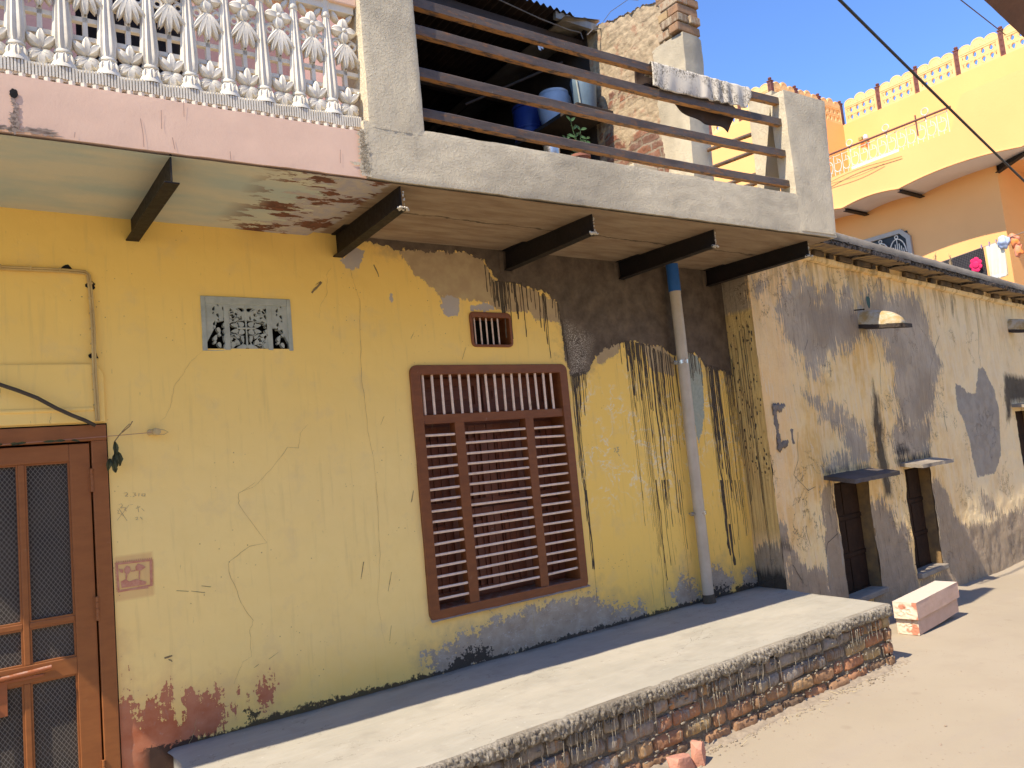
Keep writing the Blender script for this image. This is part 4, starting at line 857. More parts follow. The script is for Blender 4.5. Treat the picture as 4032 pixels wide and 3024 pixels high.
def m_mudbrick():
    n = NM('mud_plastered_brick'); x, y, z = n.sep()[:3]; b = n.n('TexBrick'); cx = n.n('CombineXYZ'); wb = n.noise(3, 4, .6)
    n.L(n.ma('ADD', y, n.ma('MULTIPLY', wb, .10)), cx.inputs[0]); n.L(n.ma('ADD', z, n.ma('MULTIPLY', n.noise(4, 4, .6), .10)), cx.inputs[1]); n.L(cx.outputs[0], b.inputs[0])
    for k, v in (('Scale', 1.0), ('Mortar Size', .012), ('Brick Width', .23), ('Row Height', .084), ('Mortar Smooth', .3)): b.inputs[k].default_value = v
    b.inputs['Color1'].default_value = (.27, .11, .06, 1); b.inputs['Color2'].default_value = (.16, .085, .06, 1); b.inputs['Mortar'].default_value = (.26, .2, .14, 1)
    a = n.noise(3.2, 5, .62); c = n.noise(16, 5, .65); mud = n.mix(n.mr(c, .35, .65), (.47, .365, .23), (.34, .255, .16)); mud = n.mix(n.mr(n.noise(8, 4, .6, v=n.vec((1, 1, 1), loc=(5, 0, 0))), .56, .64, 0, .6), mud, (.34, .17, .10))
    m = n.mr(n.ma('ADD', n.ma('ADD', a, n.ma('MULTIPLY', n.ma('SUBTRACT', z, 4.55), .22)), n.ma('MULTIPLY', n.ma('SUBTRACT', c, .5), .3)), .43, .50)
    col = n.mix(m, n.mix(n.mr(c, .4, .7, 0, .5), b.outputs[0], (.24, .19, .15)), mud)
    h = n.ma('ADD', n.ma('MULTIPLY', c, 1.2), n.ma('MULTIPLY', n.ma('SUBTRACT', 1.0, b.outputs[1]), n.mr(m, 0, 1, .7, .12)))
    return n.out(col, .92, 0, h, .9, .012, .2)
obj('terrace_brick_wall', mb, m_mudbrick(), H, smooth='auto')
mb = MB(); z1_ = 5.03
rows = []
for z in np.arange(3.12, z1_, .03):
    r = []
    for (x, y) in ((5.01, .19), (4.985, .10), (4.99, -.02), (5.0, -.125 - .05 * (z - 3.8)), (5.09, -.13 - .05 * (z - 3.8)), (5.18, -.125 - .05 * (z - 3.8)), (5.262, -.12 - .03 * (z - 3.8)), (5.265, .05), (5.26, .19), (5.01, .19)): r.append((x + .006 * fbm(x * 9, z * 5, y * 8), y + .006 * fbm(x * 9, z * 5, 4 + y), z))
    rows.append(r)
mb.grid(rows); mb.add(rows[-1][:-1], [tuple(range(9))]); obj('terrace_pillar', mb, GREY, H, smooth='auto')
mb = MB()
for k in range(11):
    z = 5.03 + k * .083
    for (x0, x1, y0, y1) in (((4.975, 5.10, -.19, .01), (5.115, 5.245, -.185, .02)) if k % 2 else ((4.97, 5.245, -.185, -.07), (4.985, 5.25, -.06, .06))):
        j = [random.uniform(-.012, .012) for _ in range(4)]; mb.col = (random.random(), random.uniform(-.1, .1), 0)
        mb.box(x0 + j[0], x1 + j[1], y0 + j[2], y1 + j[3], z, z + .070)
    mb.col = (.3, .6, 0); mb.box(4.99, 5.23, -.165, .04, z + .069, z + .084)
obj('pillar_bricks', mb, BRICK2, H, bevel=.008, colors=True)
# porch
mb = MB()
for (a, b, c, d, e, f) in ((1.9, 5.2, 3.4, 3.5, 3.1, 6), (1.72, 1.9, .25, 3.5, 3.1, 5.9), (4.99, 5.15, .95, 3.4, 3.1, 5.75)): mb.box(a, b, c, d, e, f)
obj('porch_wall', mb, INSIDE_DARK, H)
mb = MB(); g = []
for i, x in enumerate(np.arange(1.3, 4.72, .0125)):
    zc = .016 * sin(x * 2 * pi / .076); g.append([(x, y, 5.60 - .03 * (y - .8) + zc + .005 * fbm(x, y)) for y in (.78, 1.2, 2, 3.45)])
mb.grid(g); mb.grid([[(q[0], q[1], q[2] + .004) for q in r] for r in g]); obj('corrugated_sheet', mb, SHEET, H, smooth=True)
mb = MB(); mb.add([(4.55, .74, 5.515), (5.07, .82, 5.66), (5.07, 3.4, 5.60), (4.55, 3.4, 5.50)], [(0, 1, 2, 3)]); mb.add([(4.55, .74, 5.53), (5.07, .82, 5.675), (5.07, 3.4, 5.615), (4.55, 3.4, 5.515)], [(0, 1, 2, 3)])
mb.box(4.5, 5.0, .80, .84, 5.53, 5.60); obj('flat_sheet', mb, simple('galvanised_sheet', (.30, .27, .22), (.2, .17, .13), 8, .5, .3), H)
mb = MB(); mb.box(1.5, 5.0, .98, 1.04, 5.44, 5.52); mb.box(1.5, 5.0, 2.2, 2.26, 5.42, 5.5); obj('purlin', mb, m_wood('old_timber', (.05, .035, .028), (.035, .025, .02), (.1, .08, .06)), H)
B1('shelf', H, INSIDE_DARK, (4.55, 4.99, .70, 2.0, 4.66, 4.70), bevel=.004)
B1('terrace_shelf_slab', H, GREY, (4.7, 4.99, .25, .95, 3.95, 3.99), bevel=.004)
mb = MB(); mb.tube([(3.9, 1.5, 4.9), (4.7, 1.0, 5.25)], .012, 6); obj('prop_pole', mb, INSIDE_DARK, H)
mb = MB(); ymm = [(3.0, .9, 5.60), (3.82, .80, 5.53), (4.3, .80, 5.47), (4.62, .8, 5.45), (4.78, .80, 5.46), (4.80, .8, 5.40)]; mb.tube(ymm, .006, 6); mb.tube([(4.84, .78, 5.44), (4.9, .76, 5.50), (5.0, .75, 5.53), (5.05, .75, 5.58)], .006, 6)
mb.tube([(5.05, .76, 5.62), (5.1, .7, 5.70), (5.14, .5, 5.72), (5.16, .4, 5.66)], .003, 5)
tag(obj('loose_cable', mb, simple('faded_cable', (.10, .09, .08), (.16, .14, .12))), 'loose thin cable looped under the edge of the corrugated roof', 'cable')
# vessels on the shelf
def vessel(name, prof, c, mat, label, cat, extra=None):
    t = thing(name, label, cat, c); mb = MB(); mb.lathe(prof, c, 28); obj('body', mb, mat, t, smooth='auto')
    if extra: extra(t, c)
    return t
DB = simple('dark_blue_drum_plastic', (.03, .06, .26), (.025, .05, .2), 5, .4); WB = simple('white_tub_plastic', (.55, .62, .68), (.45, .52, .58), 5, .4)
def lid(t, c, r=.15, h=.32, m=None):
    mb = MB(); mb.lathe([(r, h), (r + .008, h + .005), (r + .008, h + .03), (r - .01, h + .035), (.02, h + .04), (.02, h + .055), (0.001, h + .055)], c, 28); obj('lid', mb, m, t, smooth='auto')
vessel('drum', [(.145, 0), (.15, .01), (.15, .12), (.155, .125), (.155, .14), (.15, .145), (.15, .33), (.14, .345), (0.001, .345)], (4.72, 1.62, 4.70), DB, 'dark blue plastic drum standing at the back of the porch shelf', 'drum', lambda t, c: lid(t, c, .148, .34, DB))
vessel('lidded_tub', [(.10, 0), (.125, .01), (.155, .10), (.165, .2), (.16, .27), (.145, .30), (0.001, .30)], (4.72, 1.20, 4.70), WB, 'white rounded plastic tub with a lid on the porch shelf, beside the blue drum', 'tub', lambda t, c: lid(t, c, .135, .30, WB))
vessel('water_jar', [(.095, 0), (.10, .01), (.115, .24), (.125, .30), (.12, .33), (.0005, .33)], (4.80, .86, 4.70), simple('grey_blue_jar', (.16, .23, .28), (.12, .17, .21), 5, .5), 'grey blue ribbed container at the open end of the porch shelf', 'container',
       lambda t, c: (lambda mb: [mb.tube([(c[0] - .108 - .02 * k, c[1] - .05, c[2] + .05 + .24 * k) for k in (0, 1)], .008, 6), obj('rib', mb, PALE, t, smooth='auto')])(MB()))
vessel('steel_pot', [(.06, 0), (.062, .005), (.062, .12), (.068, .125), (.068, .13), (.05, .13), (.0005, .128)], (3.84, .28, 3.885), CHROME, 'small shiny steel pot standing behind the parapet, below the rails', 'pot')
B1('pot_stand', H, INSIDE_DARK, (3.6, 4.1, .15, .45, 3.1, 3.88), bevel=.01)
PL = thing('potted_plant', 'young leafy plant in a terracotta pot behind the lowest rail', 'plant', (4.42, .6, 3.99))
mb = MB(); mb.lathe([(.06, 0), (.085, .12), (.095, .12), (.095, .145), (.08, .145), (.075, .12), (.0005, .12)], (4.42, .6, 3.99), 22); obj('pot', mb, simple('terracotta', (.36, .14, .08), (.28, .11, .07)), PL, smooth='auto')
B1('plant_stand', H, INSIDE_DARK, (4.25, 4.7, .45, .75, 3.1, 3.985), bevel=.01)
LG = simple('plant_leaf', (.07, .14, .045), (.05, .10, .03), 20, .55); ms = MB(); ml = MB()
for (dx, dy, h) in ((-.05, 0, .34), (.05, .0, .28), (.02, .05, .22), (.09, -.02, .2), (-.10, .03, .18)):
    P = [(4.42 + dx * t + .01 * sin(t * 5), .6 + dy * t, 4.10 + h * t) for t in np.linspace(0, 1, 6)]; ms.tube(P, .0035, 5)
    for q in P[1:]:
        for s_ in (-1, 1): leaf(ml, q, (s_ * random.uniform(.5, 1), random.uniform(-.6, .4), random.uniform(.1, .7)), random.uniform(.045, .075), .016, .004)
obj('stem', ms, LG, PL); obj('leaves', ml, LG, PL, smooth=True)
mb = MB(); 
for k in range(3): mb.add([(4.38 + .03 * k, .97, 5.40), (4.405 + .03 * k, .96, 5.40), (4.41 + .03 * k, .95, 5.27 + .02 * k), (4.385 + .03 * k, .955, 5.28 + .02 * k)], [(0, 1, 2, 3)])
tag(obj('rag', mb, WB), 'small white rag strip hanging from the porch purlin', 'rag')
mb = MB(); P = [(2.92 + .01 * sin(k), .75, 4.40 - .03 * k) for k in range(8)]; mb.tube(P, [.01, .02, .03, .028, .032, .025, .02, .012], 7, flat=.5); tag(obj('rope_bundle', mb, simple('grey_rope', (.10, .10, .095), (.07, .07, .065))), 'dim grey bundle hanging in the shade of the porch', 'rope')
# side railing bars and the second post
mb = MB(); 
rows = []
for z in np.arange(3.2, 4.15, .03):
    t = (z - 3.5) / .65; y0 = -.788 - .244 * (z - 3.42); x0 = 4.96; r = []
    wdt = -.735 - .03 * (z - 3.455) - y0
    for (x, y) in ((x0, y0), (x0 + .1, y0 + .005), (x0 + .20, y0), (x0 + .2, y0 + wdt), (x0, y0 + wdt), (x0, y0 + wdt / 2), (x0, y0)): r.append((x + .004 * fbm(x * 9, z * 5, y * 8), y + .004 * fbm(x * 9, z * 5, 4 + y), z))
    rows.append(r)
mb.grid(rows); mb.add(rows[-1][:-1], [tuple(range(6))]); obj('pier', mb, GREY, H, smooth='auto', label='smaller inner cement pier behind the corner pier')
for z0, z1_ in ((4.035, 3.985), (3.875, 3.845), (3.69, 3.66), (3.62, 3.59)):
    mb = MB(); mb.tube([(5.2, -.08, z0), (5.22, -.70, z1_)], .017, 10); obj('side_rail', mb, RUST, H, smooth='auto')
# cloths on the top rail
def m_towel():
    n = NM('patterned_towel'); a = n.noise(60, 4, .7, 1.5, v=n.vec((1, 1, .6))); b = n.noise(5, 3, .5)
    return n.out(n.mix(n.ma('MULTIPLY', n.mr(a, .50, .54), n.mr(b, .38, .5)), (.66, .59, .47), (.22, .19, .14)), .95, 0, n.noise(90), .4, .003, .1)
mb = MB(); g = []
for i in range(70):
    t = i / 69; x = 3.66 + (4.585 - 3.66) * t; zt = 4.010 + .028; dropf = .19 * (1 - .15 * t) * min(1, .9 + .3 * sin(t * 3)) * (1 if t < .93 else (1 - (t - .93) * 9)); r = []
    for k in range(22):
        s_ = k / 21; fold = .012 * sin(t * 46 + s_ * 2.5 + 2 * sin(t * 9)) * s_ * (1 if t > .45 else .35)
        if s_ < .25: q = s_ / .25; r.append(BT(x, RD + .032 - .062 * q, zt - .06 * (1 - q) + .012 * sin(q * 1.57)))
        else: q = (s_ - .25) / .75; r.append(BT(x + .03 * q * (t - .3), RD - .032 - .006 * sin(q * 3) + min(.0, fold - .012), zt + .012 - dropf * q))
    g.append(r)
mb.grid(g); o = tag(obj('towel', mb, m_towel(), smooth=True), 'white towel with a grey pattern hung over the top balcony rail', 'towel'); m_ = o.modifiers.new('s', 'SOLIDIFY'); m_.thickness = .004
mb = MB(); g = []
for i in range(50):
    t = i / 49; x = 3.60 + (4.46 - 3.60) * t; zt = 4.02; L = .14 + .22 * t ** 1.6 if t < .88 else .32 - (t - .88) * 1.6; r = []
    for k in range(12): s_ = k / 11; r.append(BT(x + .10 * s_ * t, RD + .05 + .012 * sin(t * 26 + s_ * 3) * s_, zt - L * s_ + (.03 * sin(t * 9) * s_)))
    g.append(r)
mb.grid(g); o = tag(obj('brown_cloth', mb, simple('brown_rag', (.07, .045, .035), (.05, .033, .026), 10, .9), smooth=True), 'dark brown cloth behind the patterned towel, one corner dangling below the second rail', 'cloth'); m_ = o.modifiers.new('s', 'SOLIDIFY'); m_.thickness = .003

# ------------------------------------------------------------------ brick platform
PT = thing('brick_platform', 'long low brick platform with a smooth cement top and cement drips, along the yellow house', 'platform', (3, -.6, 0))
def pside(y): return 5.30 + (5.185 - 5.30) * (-y - .3) / .91 if y < -.3 else 5.33
mb = MB(); ys = list(np.linspace(.01, -1.185, 40)); g = []
for y in ys:
    g.append([(.80 + (pside(y) - .80) * t + (.02 * fbm(y * 4, 1) if t < .01 else 0), y, .374 + .004 * fbm(t * 9, y * 2) - .010 * (abs(t) < .006) ) for t in np.linspace(0, 1, 160)])
mb.grid(g); mb.box(.82, 5.17, -1.15, 0, -.03, .36); mb.box(5.1, 5.29, -.4, 0, -.2, .36)
obj('slab_top', mb, SLAB, PT, smooth='auto')
mb = MB(); g = []; prof = [(-1.165, .3745), (-1.180, .375), (-1.190, .374), (-1.197, .371), (-1.202, .365), (-1.205, .357), (-1.207, .349), (-1.208, .340), (-1.208, .330), (-1.207, .320), (-1.204, .312), (-1.19, .304)]
for i, x in enumerate(np.arange(.80, 5.19, .0065)):
    r = []; dl = .035 * max(0, fbm(x * 4.5, 3, 1)) ; low = .03 * fbm(x * 11, 7)
    for k, (y, z) in enumerate(prof):
        s_ = k / (len(prof) - 1); am = .0 if k < 2 else .013 * min(1, (k - 1) / 3)
        nz = fbm(x * 55, z * 55, 2, ) + .8 * abs(fbm(x * 95, z * 40, 8))
        r.append((x + am * .5 * fbm(x * 70, z * 60, 5), y - am * nz, z - (dl + low) * max(0, s_ - .35) + am * .6 * fbm(x * 60, z * 60, 12)))
    g.append(r)
mb.grid(g)
g = []
for y in np.arange(-1.2, -.3, .0075): 
    x = pside(y); g.append([(x - .02 + .02 * s_ + .008 * s_ * fbm(y * 50, s_ * 4, 3), y, .374 - .012 * s_ - .10 * max(0, s_ - .5) * 2 * (.55 + .3 * fbm(y * 9, 3))) for s_ in (0, .3, .5, .7, .85, 1)])
mb.grid(g)
obj('ragged_cement_edge', mb, DRIPM, PT, smooth=True)
mb = MB(); sm = lambda u, z: .16 * (z - .12) / .2 + .10 * fbm(u * 1.3, z * 2) - .22 * max(0, (u - 4.2))
brickwork(mb, lambda u, o, z: (u, -1.185 - o, z), .80, 5.185, -.045, .305, bh=.072, bl=.215, gap=.016, cell=.0125, amp=.006, rough=1.5, smear=sm)
brickwork(mb, lambda u, o, z: (pside(u) + o, u, z), -1.185, -.3, -.06, .36, bh=.072, bl=.215, gap=.016, cell=.015, amp=.006, rough=1.5, smear=lambda u, z: -.15)
obj('bricks', mb, BRICK, PT, smooth='auto', colors=True)
mb = MB(); g = [[(x, -1.165 - .008 * fbm(x * 12, z * 12), z) for x in np.arange(.8, 5.19, .02)] for z in np.arange(-.05, .32, .02)]; mb.grid(g); obj('mortar', mb, m_concrete('joint_mortar', (.27, .23, .175), (.18, .15, .115), 1.0, (.07, .055, .045)), PT, smooth=True)  # recessed mortar backing between the bricks
mb = MB()
for k in range(460):
    x = random.uniform(.85, 5.1); z0 = random.choice((.31, .30, .29, .215, .13)) + random.uniform(-.02, .02)
    if fbm(x * 2.1, z0 * 3, 5) < -.05 and random.random() < .85: continue
    L = random.uniform(.02, .10) * (1.3 if z0 > .25 else .7); w_ = random.uniform(.003, .006); yy = -1.198 - random.uniform(0, .008)
    n = 5; P = [(x + .004 * fbm(x, i), yy + .003 * fbm(x, i, 3), z0 - L * i / n) for i in range(n + 1)]
    mb.tube(P, [w_ * 1.5, w_ * 1.1, w_ * .9, w_ * .8, w_ * 1.05, w_ * .5], 5, flat=.45)
for k in range(300):
    x = random.uniform(.85, 5.15); z = random.choice((.27, .215, .13, .045)) + random.uniform(-.016, .016); mb.ico((x, -1.19 - random.uniform(0, .01), z), random.uniform(.004, .010), 1, .35, (random.uniform(1, 2.4), .5, random.uniform(.5, 1)))
obj('cement_drip', mb, simple('cement_drips', (.27, .235, .18), (.20, .17, .13), 30, .95), PT, smooth=True, kind='stuff')
# spilled mortar, grit and straw along its foot
mb = MB()
for k in range(520):
    x = random.uniform(2.3, 5.25); y = -1.20 - abs(random.gauss(0, .05)); r = random.uniform(.002, .008) * (1.8 if random.random() < .08 else 1)
    if fbm(x * 2, 3) < -.2 and random.random() < .6: continue
    mb.ico((x, y, zg(x, y) + r * .3), r, 1, .35, (random.uniform(.8, 1.8), random.uniform(.8, 1.4), .7))
g = []
for x in np.arange(2.2, 5.3, .02):
    wd = .05 + .05 * (fbm(x * 3, 1) + .3) ; g.append([(x, -1.17 - max(.02, wd) * s_, zg(x, -1.2) + .022 * (1 - s_) ** 1.4 * (1 + .6 * fbm(x * 9, s_ * 4)) + .004 + .004 * fbm(x * 30, s_ * 8) - .012 * (s_ > .95)) for s_ in np.linspace(0, 1, 8)])
mb.grid(g)
tag(obj('mortar_crumbs', mb, simple('mortar_crumbs', (.34, .275, .20), (.25, .20, .145), 30, .95, 0, .6), smooth=True), 'crumbs of spilled mortar and grit along the foot of the brick platform', 'rubble', kind='stuff')
mb = MB()
for k in range(16):
    x = random.uniform(3.2, 4.6); y = -1.24 - random.uniform(0, .1); a = random.uniform(0, pi); L = random.uniform(.03, .08); z = zg(x, y) + .010
    mb.tube([(x, y, z), (x + L * cos(a), y + L * sin(a) * .6, z + random.uniform(0, .012))], .0014, 4)
tag(obj('straw', mb, simple('straw', (.6, .5, .3), (.5, .4, .22))), 'scattered bits of straw beside the brick platform', 'straw', kind='stuff')
mb = MB()
for k in range(150):
    x = random.uniform(2.6, 9); y = random.uniform(-3.2, -.6) if x > 5.4 else random.uniform(-3.2, -1.3); r = random.uniform(.002, .006) * (1.8 if random.random() < .1 else 1); mb.ico((x, y, zg(x, y) + r * .3), r, 1, .3, (1.3, 1, .6))
tag(obj('pebbles', mb, simple('pebble', (.36, .28, .2), (.28, .2, .14))), 'small pebbles and clods scattered over the dusty street', 'pebbles', kind='stuff')
# broken bricks at the bottom edge
TB = m_brick('pale_broken_brick', 1, -.4, (.6, .5, .4))
def rubble(name, c, r, sc, label, rot=0):
    mb = MB(); bm = bmesh.new()
    for _ in range(26):
        q = Vector([random.uniform(-1, 1) for _ in range(3)]); q = q / max(abs(k) for k in q) * random.uniform(.75, 1.0); bm.verts.new((q.x * r * sc[0], q.y * r * sc[1], q.z * r * sc[2] * (1 - .3 * q.x)))
    bmesh.ops.convex_hull(bm, input=bm.verts); bmesh.ops.delete(bm, geom=[v for v in bm.verts if not v.link_faces], context='VERTS')
    bmesh.ops.subdivide_edges(bm, edges=bm.edges, cuts=3, use_grid_fill=True); bm.verts.index_update()
    mb.add([v.co * (1 + .05 * mnoise.noise(v.co * 40)) for v in bm.verts], [tuple(v.index for v in f.verts) for f in bm.faces]); bm.free()
    ca, sa = cos(rot), sin(rot); mb.v = [(c[0] + x * ca - y * sa, c[1] + x * sa + y * ca, c[2] + z) for x, y, z in mb.v]
    tag(obj(name, mb, SAL, smooth='auto'), label, 'brick', 'broken brick pieces by the platform')
SAL = simple('salmon_brick', (.60, .28, .19), (.46, .22, .15), 12, .9, 0, .8, .010, 30)
rubble('brick_fragment', (2.90, -1.315, .01), .075, (1.25, .6, .75), 'flat salmon pink brick fragment at the platform foot, left of an upright one', .2)
rubble('brick_fragment', (3.045, -1.30, .03), .062, (.75, .6, 1.05), 'upright pointed salmon pink brick fragment beside a flatter one', .5)

# ------------------------------------------------------------------ old weathered house
OH = thing('weathered_house', 'old single storey house with peeling ochre plaster, right of the yellow house', 'house', (7, 0, 0))
zc = lambda l: 3.185 - .021 * l
BAT = lambda z: 0.0
w1 = (.955, 1.605, .115, 1.125); w2 = (2.38, 3.01, .105, 1.13); w3 = (5.93, 6.6, .55, 1.60)
def TF(a, b, c): return FW(a, b, -c - BAT(b) * (a > .1))
mb, X, Z = gridwall(0, 9.0, -.40, 3.20, .022, [w1, w2, w3], TF, .014)
gr = [FP('E', [(350, 560), (540, 480), (560, 460), (590, 560), (650, 640), (680, 520), (730, 505), (770, 640), (850, 520), (900, 700), (1000, 520), (1030, 640), (1110, 510), (1160, 640), (1240, 600), (1380, 620), (1430, 720), (1480, 860), (1540, 1000), (1570, 1200), (1530, 1290), (1530, 1500), (1460, 1600), (1330, 1659), (1240, 1640), (1215, 1330), (1230, 1150), (1140, 1100), (1130, 950), (1050, 900), (940, 960), (880, 1030), (760, 1040), (640, 1200), (600, 1300), (530, 1180), (440, 1020), (360, 880), (320, 720)]),
      FP('E', [(515, 1370), (600, 1380), (700, 1450), (800, 1480), (900, 1560), (1000, 1659), (820, 1659), (650, 1540), (540, 1440)]), FP('E', [(1200, 1500), (1450, 1560), (1400, 1659), (1240, 1659)]), FP('F', [(790, 0), (1000, 100), (1020, 340), (900, 370), (680, 400), (700, 330), (860, 250), (800, 120)]), FP('F', [(1210, 0), (1480, 0), (1480, 280), (1240, 300), (1200, 180)]), FP('E', [(120, 480), (240, 520), (200, 620), (150, 600)]),
      FP('F', [(1560, 720), (1640, 760), (1700, 900), (1600, 990), (1560, 900)]), FP('F', [(1880, 570), (1960, 600), (2020, 740), (1900, 760)])]
smo = [FP('E', [(1690, 1290), (1715, 1300), (1780, 1362), (1840, 1365), (1855, 1180), (1890, 1158), (1930, 1230), (1980, 1350), (2010, 1480), (2030, 1659)]) + FP('F', [(2032, 150), (2030, 290), (1990, 410), (1850, 450), (1800, 250), (1755, 50)]) + FP('E', [(1700, 1480), (1690, 1380)]),
       FP('F', [(690, 900), (760, 850), (800, 880), (870, 1370), (740, 1400), (700, 1200)])]
ba = [FP('F', [(130, 885), (225, 860), (310, 785), (380, 820), (400, 960), (400, 1500), (150, 1500)]), FP('F', [(400, 960), (560, 1150), (700, 1150), (740, 1500), (380, 1500)]), FP('F', [(655, 530), (740, 480), (870, 1400), (740, 1400), (690, 1000)]), FP('F', [(1010, 590), (1060, 640), (1120, 620), (1200, 700), (1240, 860), (1290, 780), (1400, 1250), (1450, 1800), (1000, 1800), (1050, 1300), (1020, 900)]), FP('F', [(1495, 500), (1540, 450), (1600, 540), (1640, 620), (1700, 790), (1850, 820), (1950, 790), (2050, 760), (2140, 690), (2209, 700)]) + [(9.2, .35), (9.2, -.6), (2.4, -.6), (2.4, .05), (3.01, .05)]]
so_ = [FP('E', [(1048, 1270), (1085, 1380), (1120, 1659), (1060, 1659), (1035, 1400)]), FP('F', [(1060, 0), (1120, 0), (1165, 350), (1200, 600), (1140, 600), (1090, 380)]), FP('F', [(1225, 240), (1280, 185), (1325, 240), (1300, 290), (1240, 295)]), FP('E', [(2055, 1215), (2209, 1240)]) + [(7.0, 2.0), (7.0, 1.74), (5.85, 1.72)] + FP('E', [(2100, 1600), (2070, 1580)]), FP('F', [(680, 400), (1000, 350), (1020, 380), (680, 430)]), [(2.25, 1.18), (3.12, 1.18), (3.12, 1.24), (2.25, 1.26)], FP('F', [(140, 900), (200, 940), (380, 930), (420, 1000), (300, 990), (180, 1080), (190, 1300), (140, 1300)]), FP('E', [(1645, 560), (1660, 620), (1668, 780), (1650, 700)])]
obj('wall', mb, OLD, OH, smooth=True, attrs=dict(grey=sdu(X, Z, gr), smooth=sdu(X, Z, smo), base=sdu(X, Z, ba), soot=sdu(X, Z, so_)))
def flat_attrs(mb, **k): n_ = len(mb.v); return {a: [k.get(a, -1)] * n_ for a in ('grey', 'smooth', 'base', 'soot')}
mb = MB(); 
g = [[(5.337 - .037 * t, .02 - .32 * t, z) for t in np.linspace(0, 1, 16)] for z in np.arange(.3, 3.22, .03)]; g = [[(q[0] - .006 * fbm(q[1] * 5, q[2] * 5), q[1], q[2]) for q in r] for r in g]; mb.grid(g)
Yv = np.array([q[1] for q in mb.v]); Zv = np.array([q[2] for q in mb.v])
obj('side_wall', mb, OLD, OH, smooth=True, attrs=dict(grey=-np.ones(len(Yv)), smooth=-np.ones(len(Yv)), base=np.minimum(1.0, np.maximum((.72 - Zv) - .6 * (Yv + .2) ** 2, np.minimum(Zv - 2.62, Yv + .3))), soot=np.maximum(.52 - Zv, -.9)))
mb = MB()
for _ in range(22): drip(mb, random.uniform(-.27, -.005), random.uniform(1.4, 2.6), random.uniform(.15, 1.3), random.uniform(.003, .007), T=lambda a, b, c: (5.333 + .115 * a * 1.0 - .006 + b * 1.0, a, c))
for _ in range(90):
    y = random.uniform(-.28, -.01); z = random.uniform(1.3, 2.6); mb.ico((5.329 + .115 * y, y, z), random.uniform(.003, .008), 1, .3, (.3, 1, random.uniform(1, 3)))
obj('cement_splash', mb, DARKC, OH, smooth=True, kind='stuff')
mb = MB(); 
for a, b, c, d in ((0.10, 9.0, .24, 6.0),):
    vs = [FW(l, z, q) for z in (-.4, 3.18) for l, q in ((a, c), (b, c), (b, d), (a, d))]; mb.add(vs, [(0, 1, 2, 3), (4, 7, 6, 5), (0, 4, 5, 1), (1, 5, 6, 2), (2, 6, 7, 3), (3, 7, 4, 0)])
obj('inner_masonry', mb, INSIDE_DARK, OH)
SH = simple('weathered_shutter', (.045, .025, .015), (.03, .018, .012), 9, .95, 0, .4, .003, 40, .1); CST = m_concrete('sandstone_slab', (.40, .34, .26), (.32, .27, .21), .5, (.06, .05, .045))
OCJ = simple('ochre_jamb', (.30, .18, .065), (.17, .11, .055), 9, .9, 0, .6)
def oldwin(r, can=None, name='window', cm=None):
    Wn = empty(name, OH); a, b, c, d = r; FT = lambda l, q, z: FW(l, z, q)
    mb = MB(); 
    for q in ((a - .03, a, -.0, .24, c - .02, d), (b, b + .03, .0, .24, c - .02, d), (a - .03, b + .03, .0, .24, d, d + .02), (a - .03, b + .03, .003, .24, c - .03, c)): mb.box(*q, T=lambda l, q_, z: FW(l, z, q_ + .008))
    obj('reveal', mb, OCJ, Wn)
    mb = MB(); mb.box(a, b, .115, .21, c, d, FT); h = (d - c) / 3
    for k in range(3):
        for p, q in ((a + .02, (a + b) / 2 - .01), ((a + b) / 2 + .01, b - .02)): mb.box(p, q, .108, .115, c + k * h + .025, c + (k + 1) * h - .03, FT)
        mb.box(a, b, .105, .115, c + k * h - .02, c + k * h + .015, FT)
    obj('shutter', mb, SH, Wn, bevel=.003)
    mb = MB(); mb.box(a - .02, b + .02, -.05, .2, c - .045, c + .004, FT); obj('sill', mb, CST, Wn, bevel=.008)
    if can:
        l0, l1, z, pj, dz, tk = can; mb = MB(); n = 26; g = []
        for face in (0, 1):
            for k in range(7):
                t = k / 6; g.append([FW(l0 + (l1 - l0) * j / n + .012 * fbm(t * 3, l0, j * .01), z - dz * t + (tk if (face ^ 1) else 0) + .003 * fbm(j * .4, t * 4, l0) , -pj * (t if not face else t) - .012 * fbm(j * .35, l0 + face * .3) * (t > .9) + .02) for j in range(n + 1)])
        A = g[:7]; B = g[7:][::-1]; mb.grid(A + B + [A[0]]); 
        for j in (0, n): mb.add([r_[j] for r_ in A] + [r_[j] for r_ in B], [tuple(range(14))])
        obj('canopy_slab', mb, cm or CST, Wn, smooth='auto')
    return Wn
oldwin(w1, (.78, 1.66, 1.175, .30, .045, .035), cm=m_concrete('shaded_sandstone', (.15, .125, .11), (.10, .085, .075), .8, (.04, .035, .03))); oldwin(w2, (2.30, 3.10, 1.17, .24, .03, .035)); oldwin(w3, (5.82, 6.75, 1.66, .25, .03, .04))  # first canopy's full shade painted as a darker stone
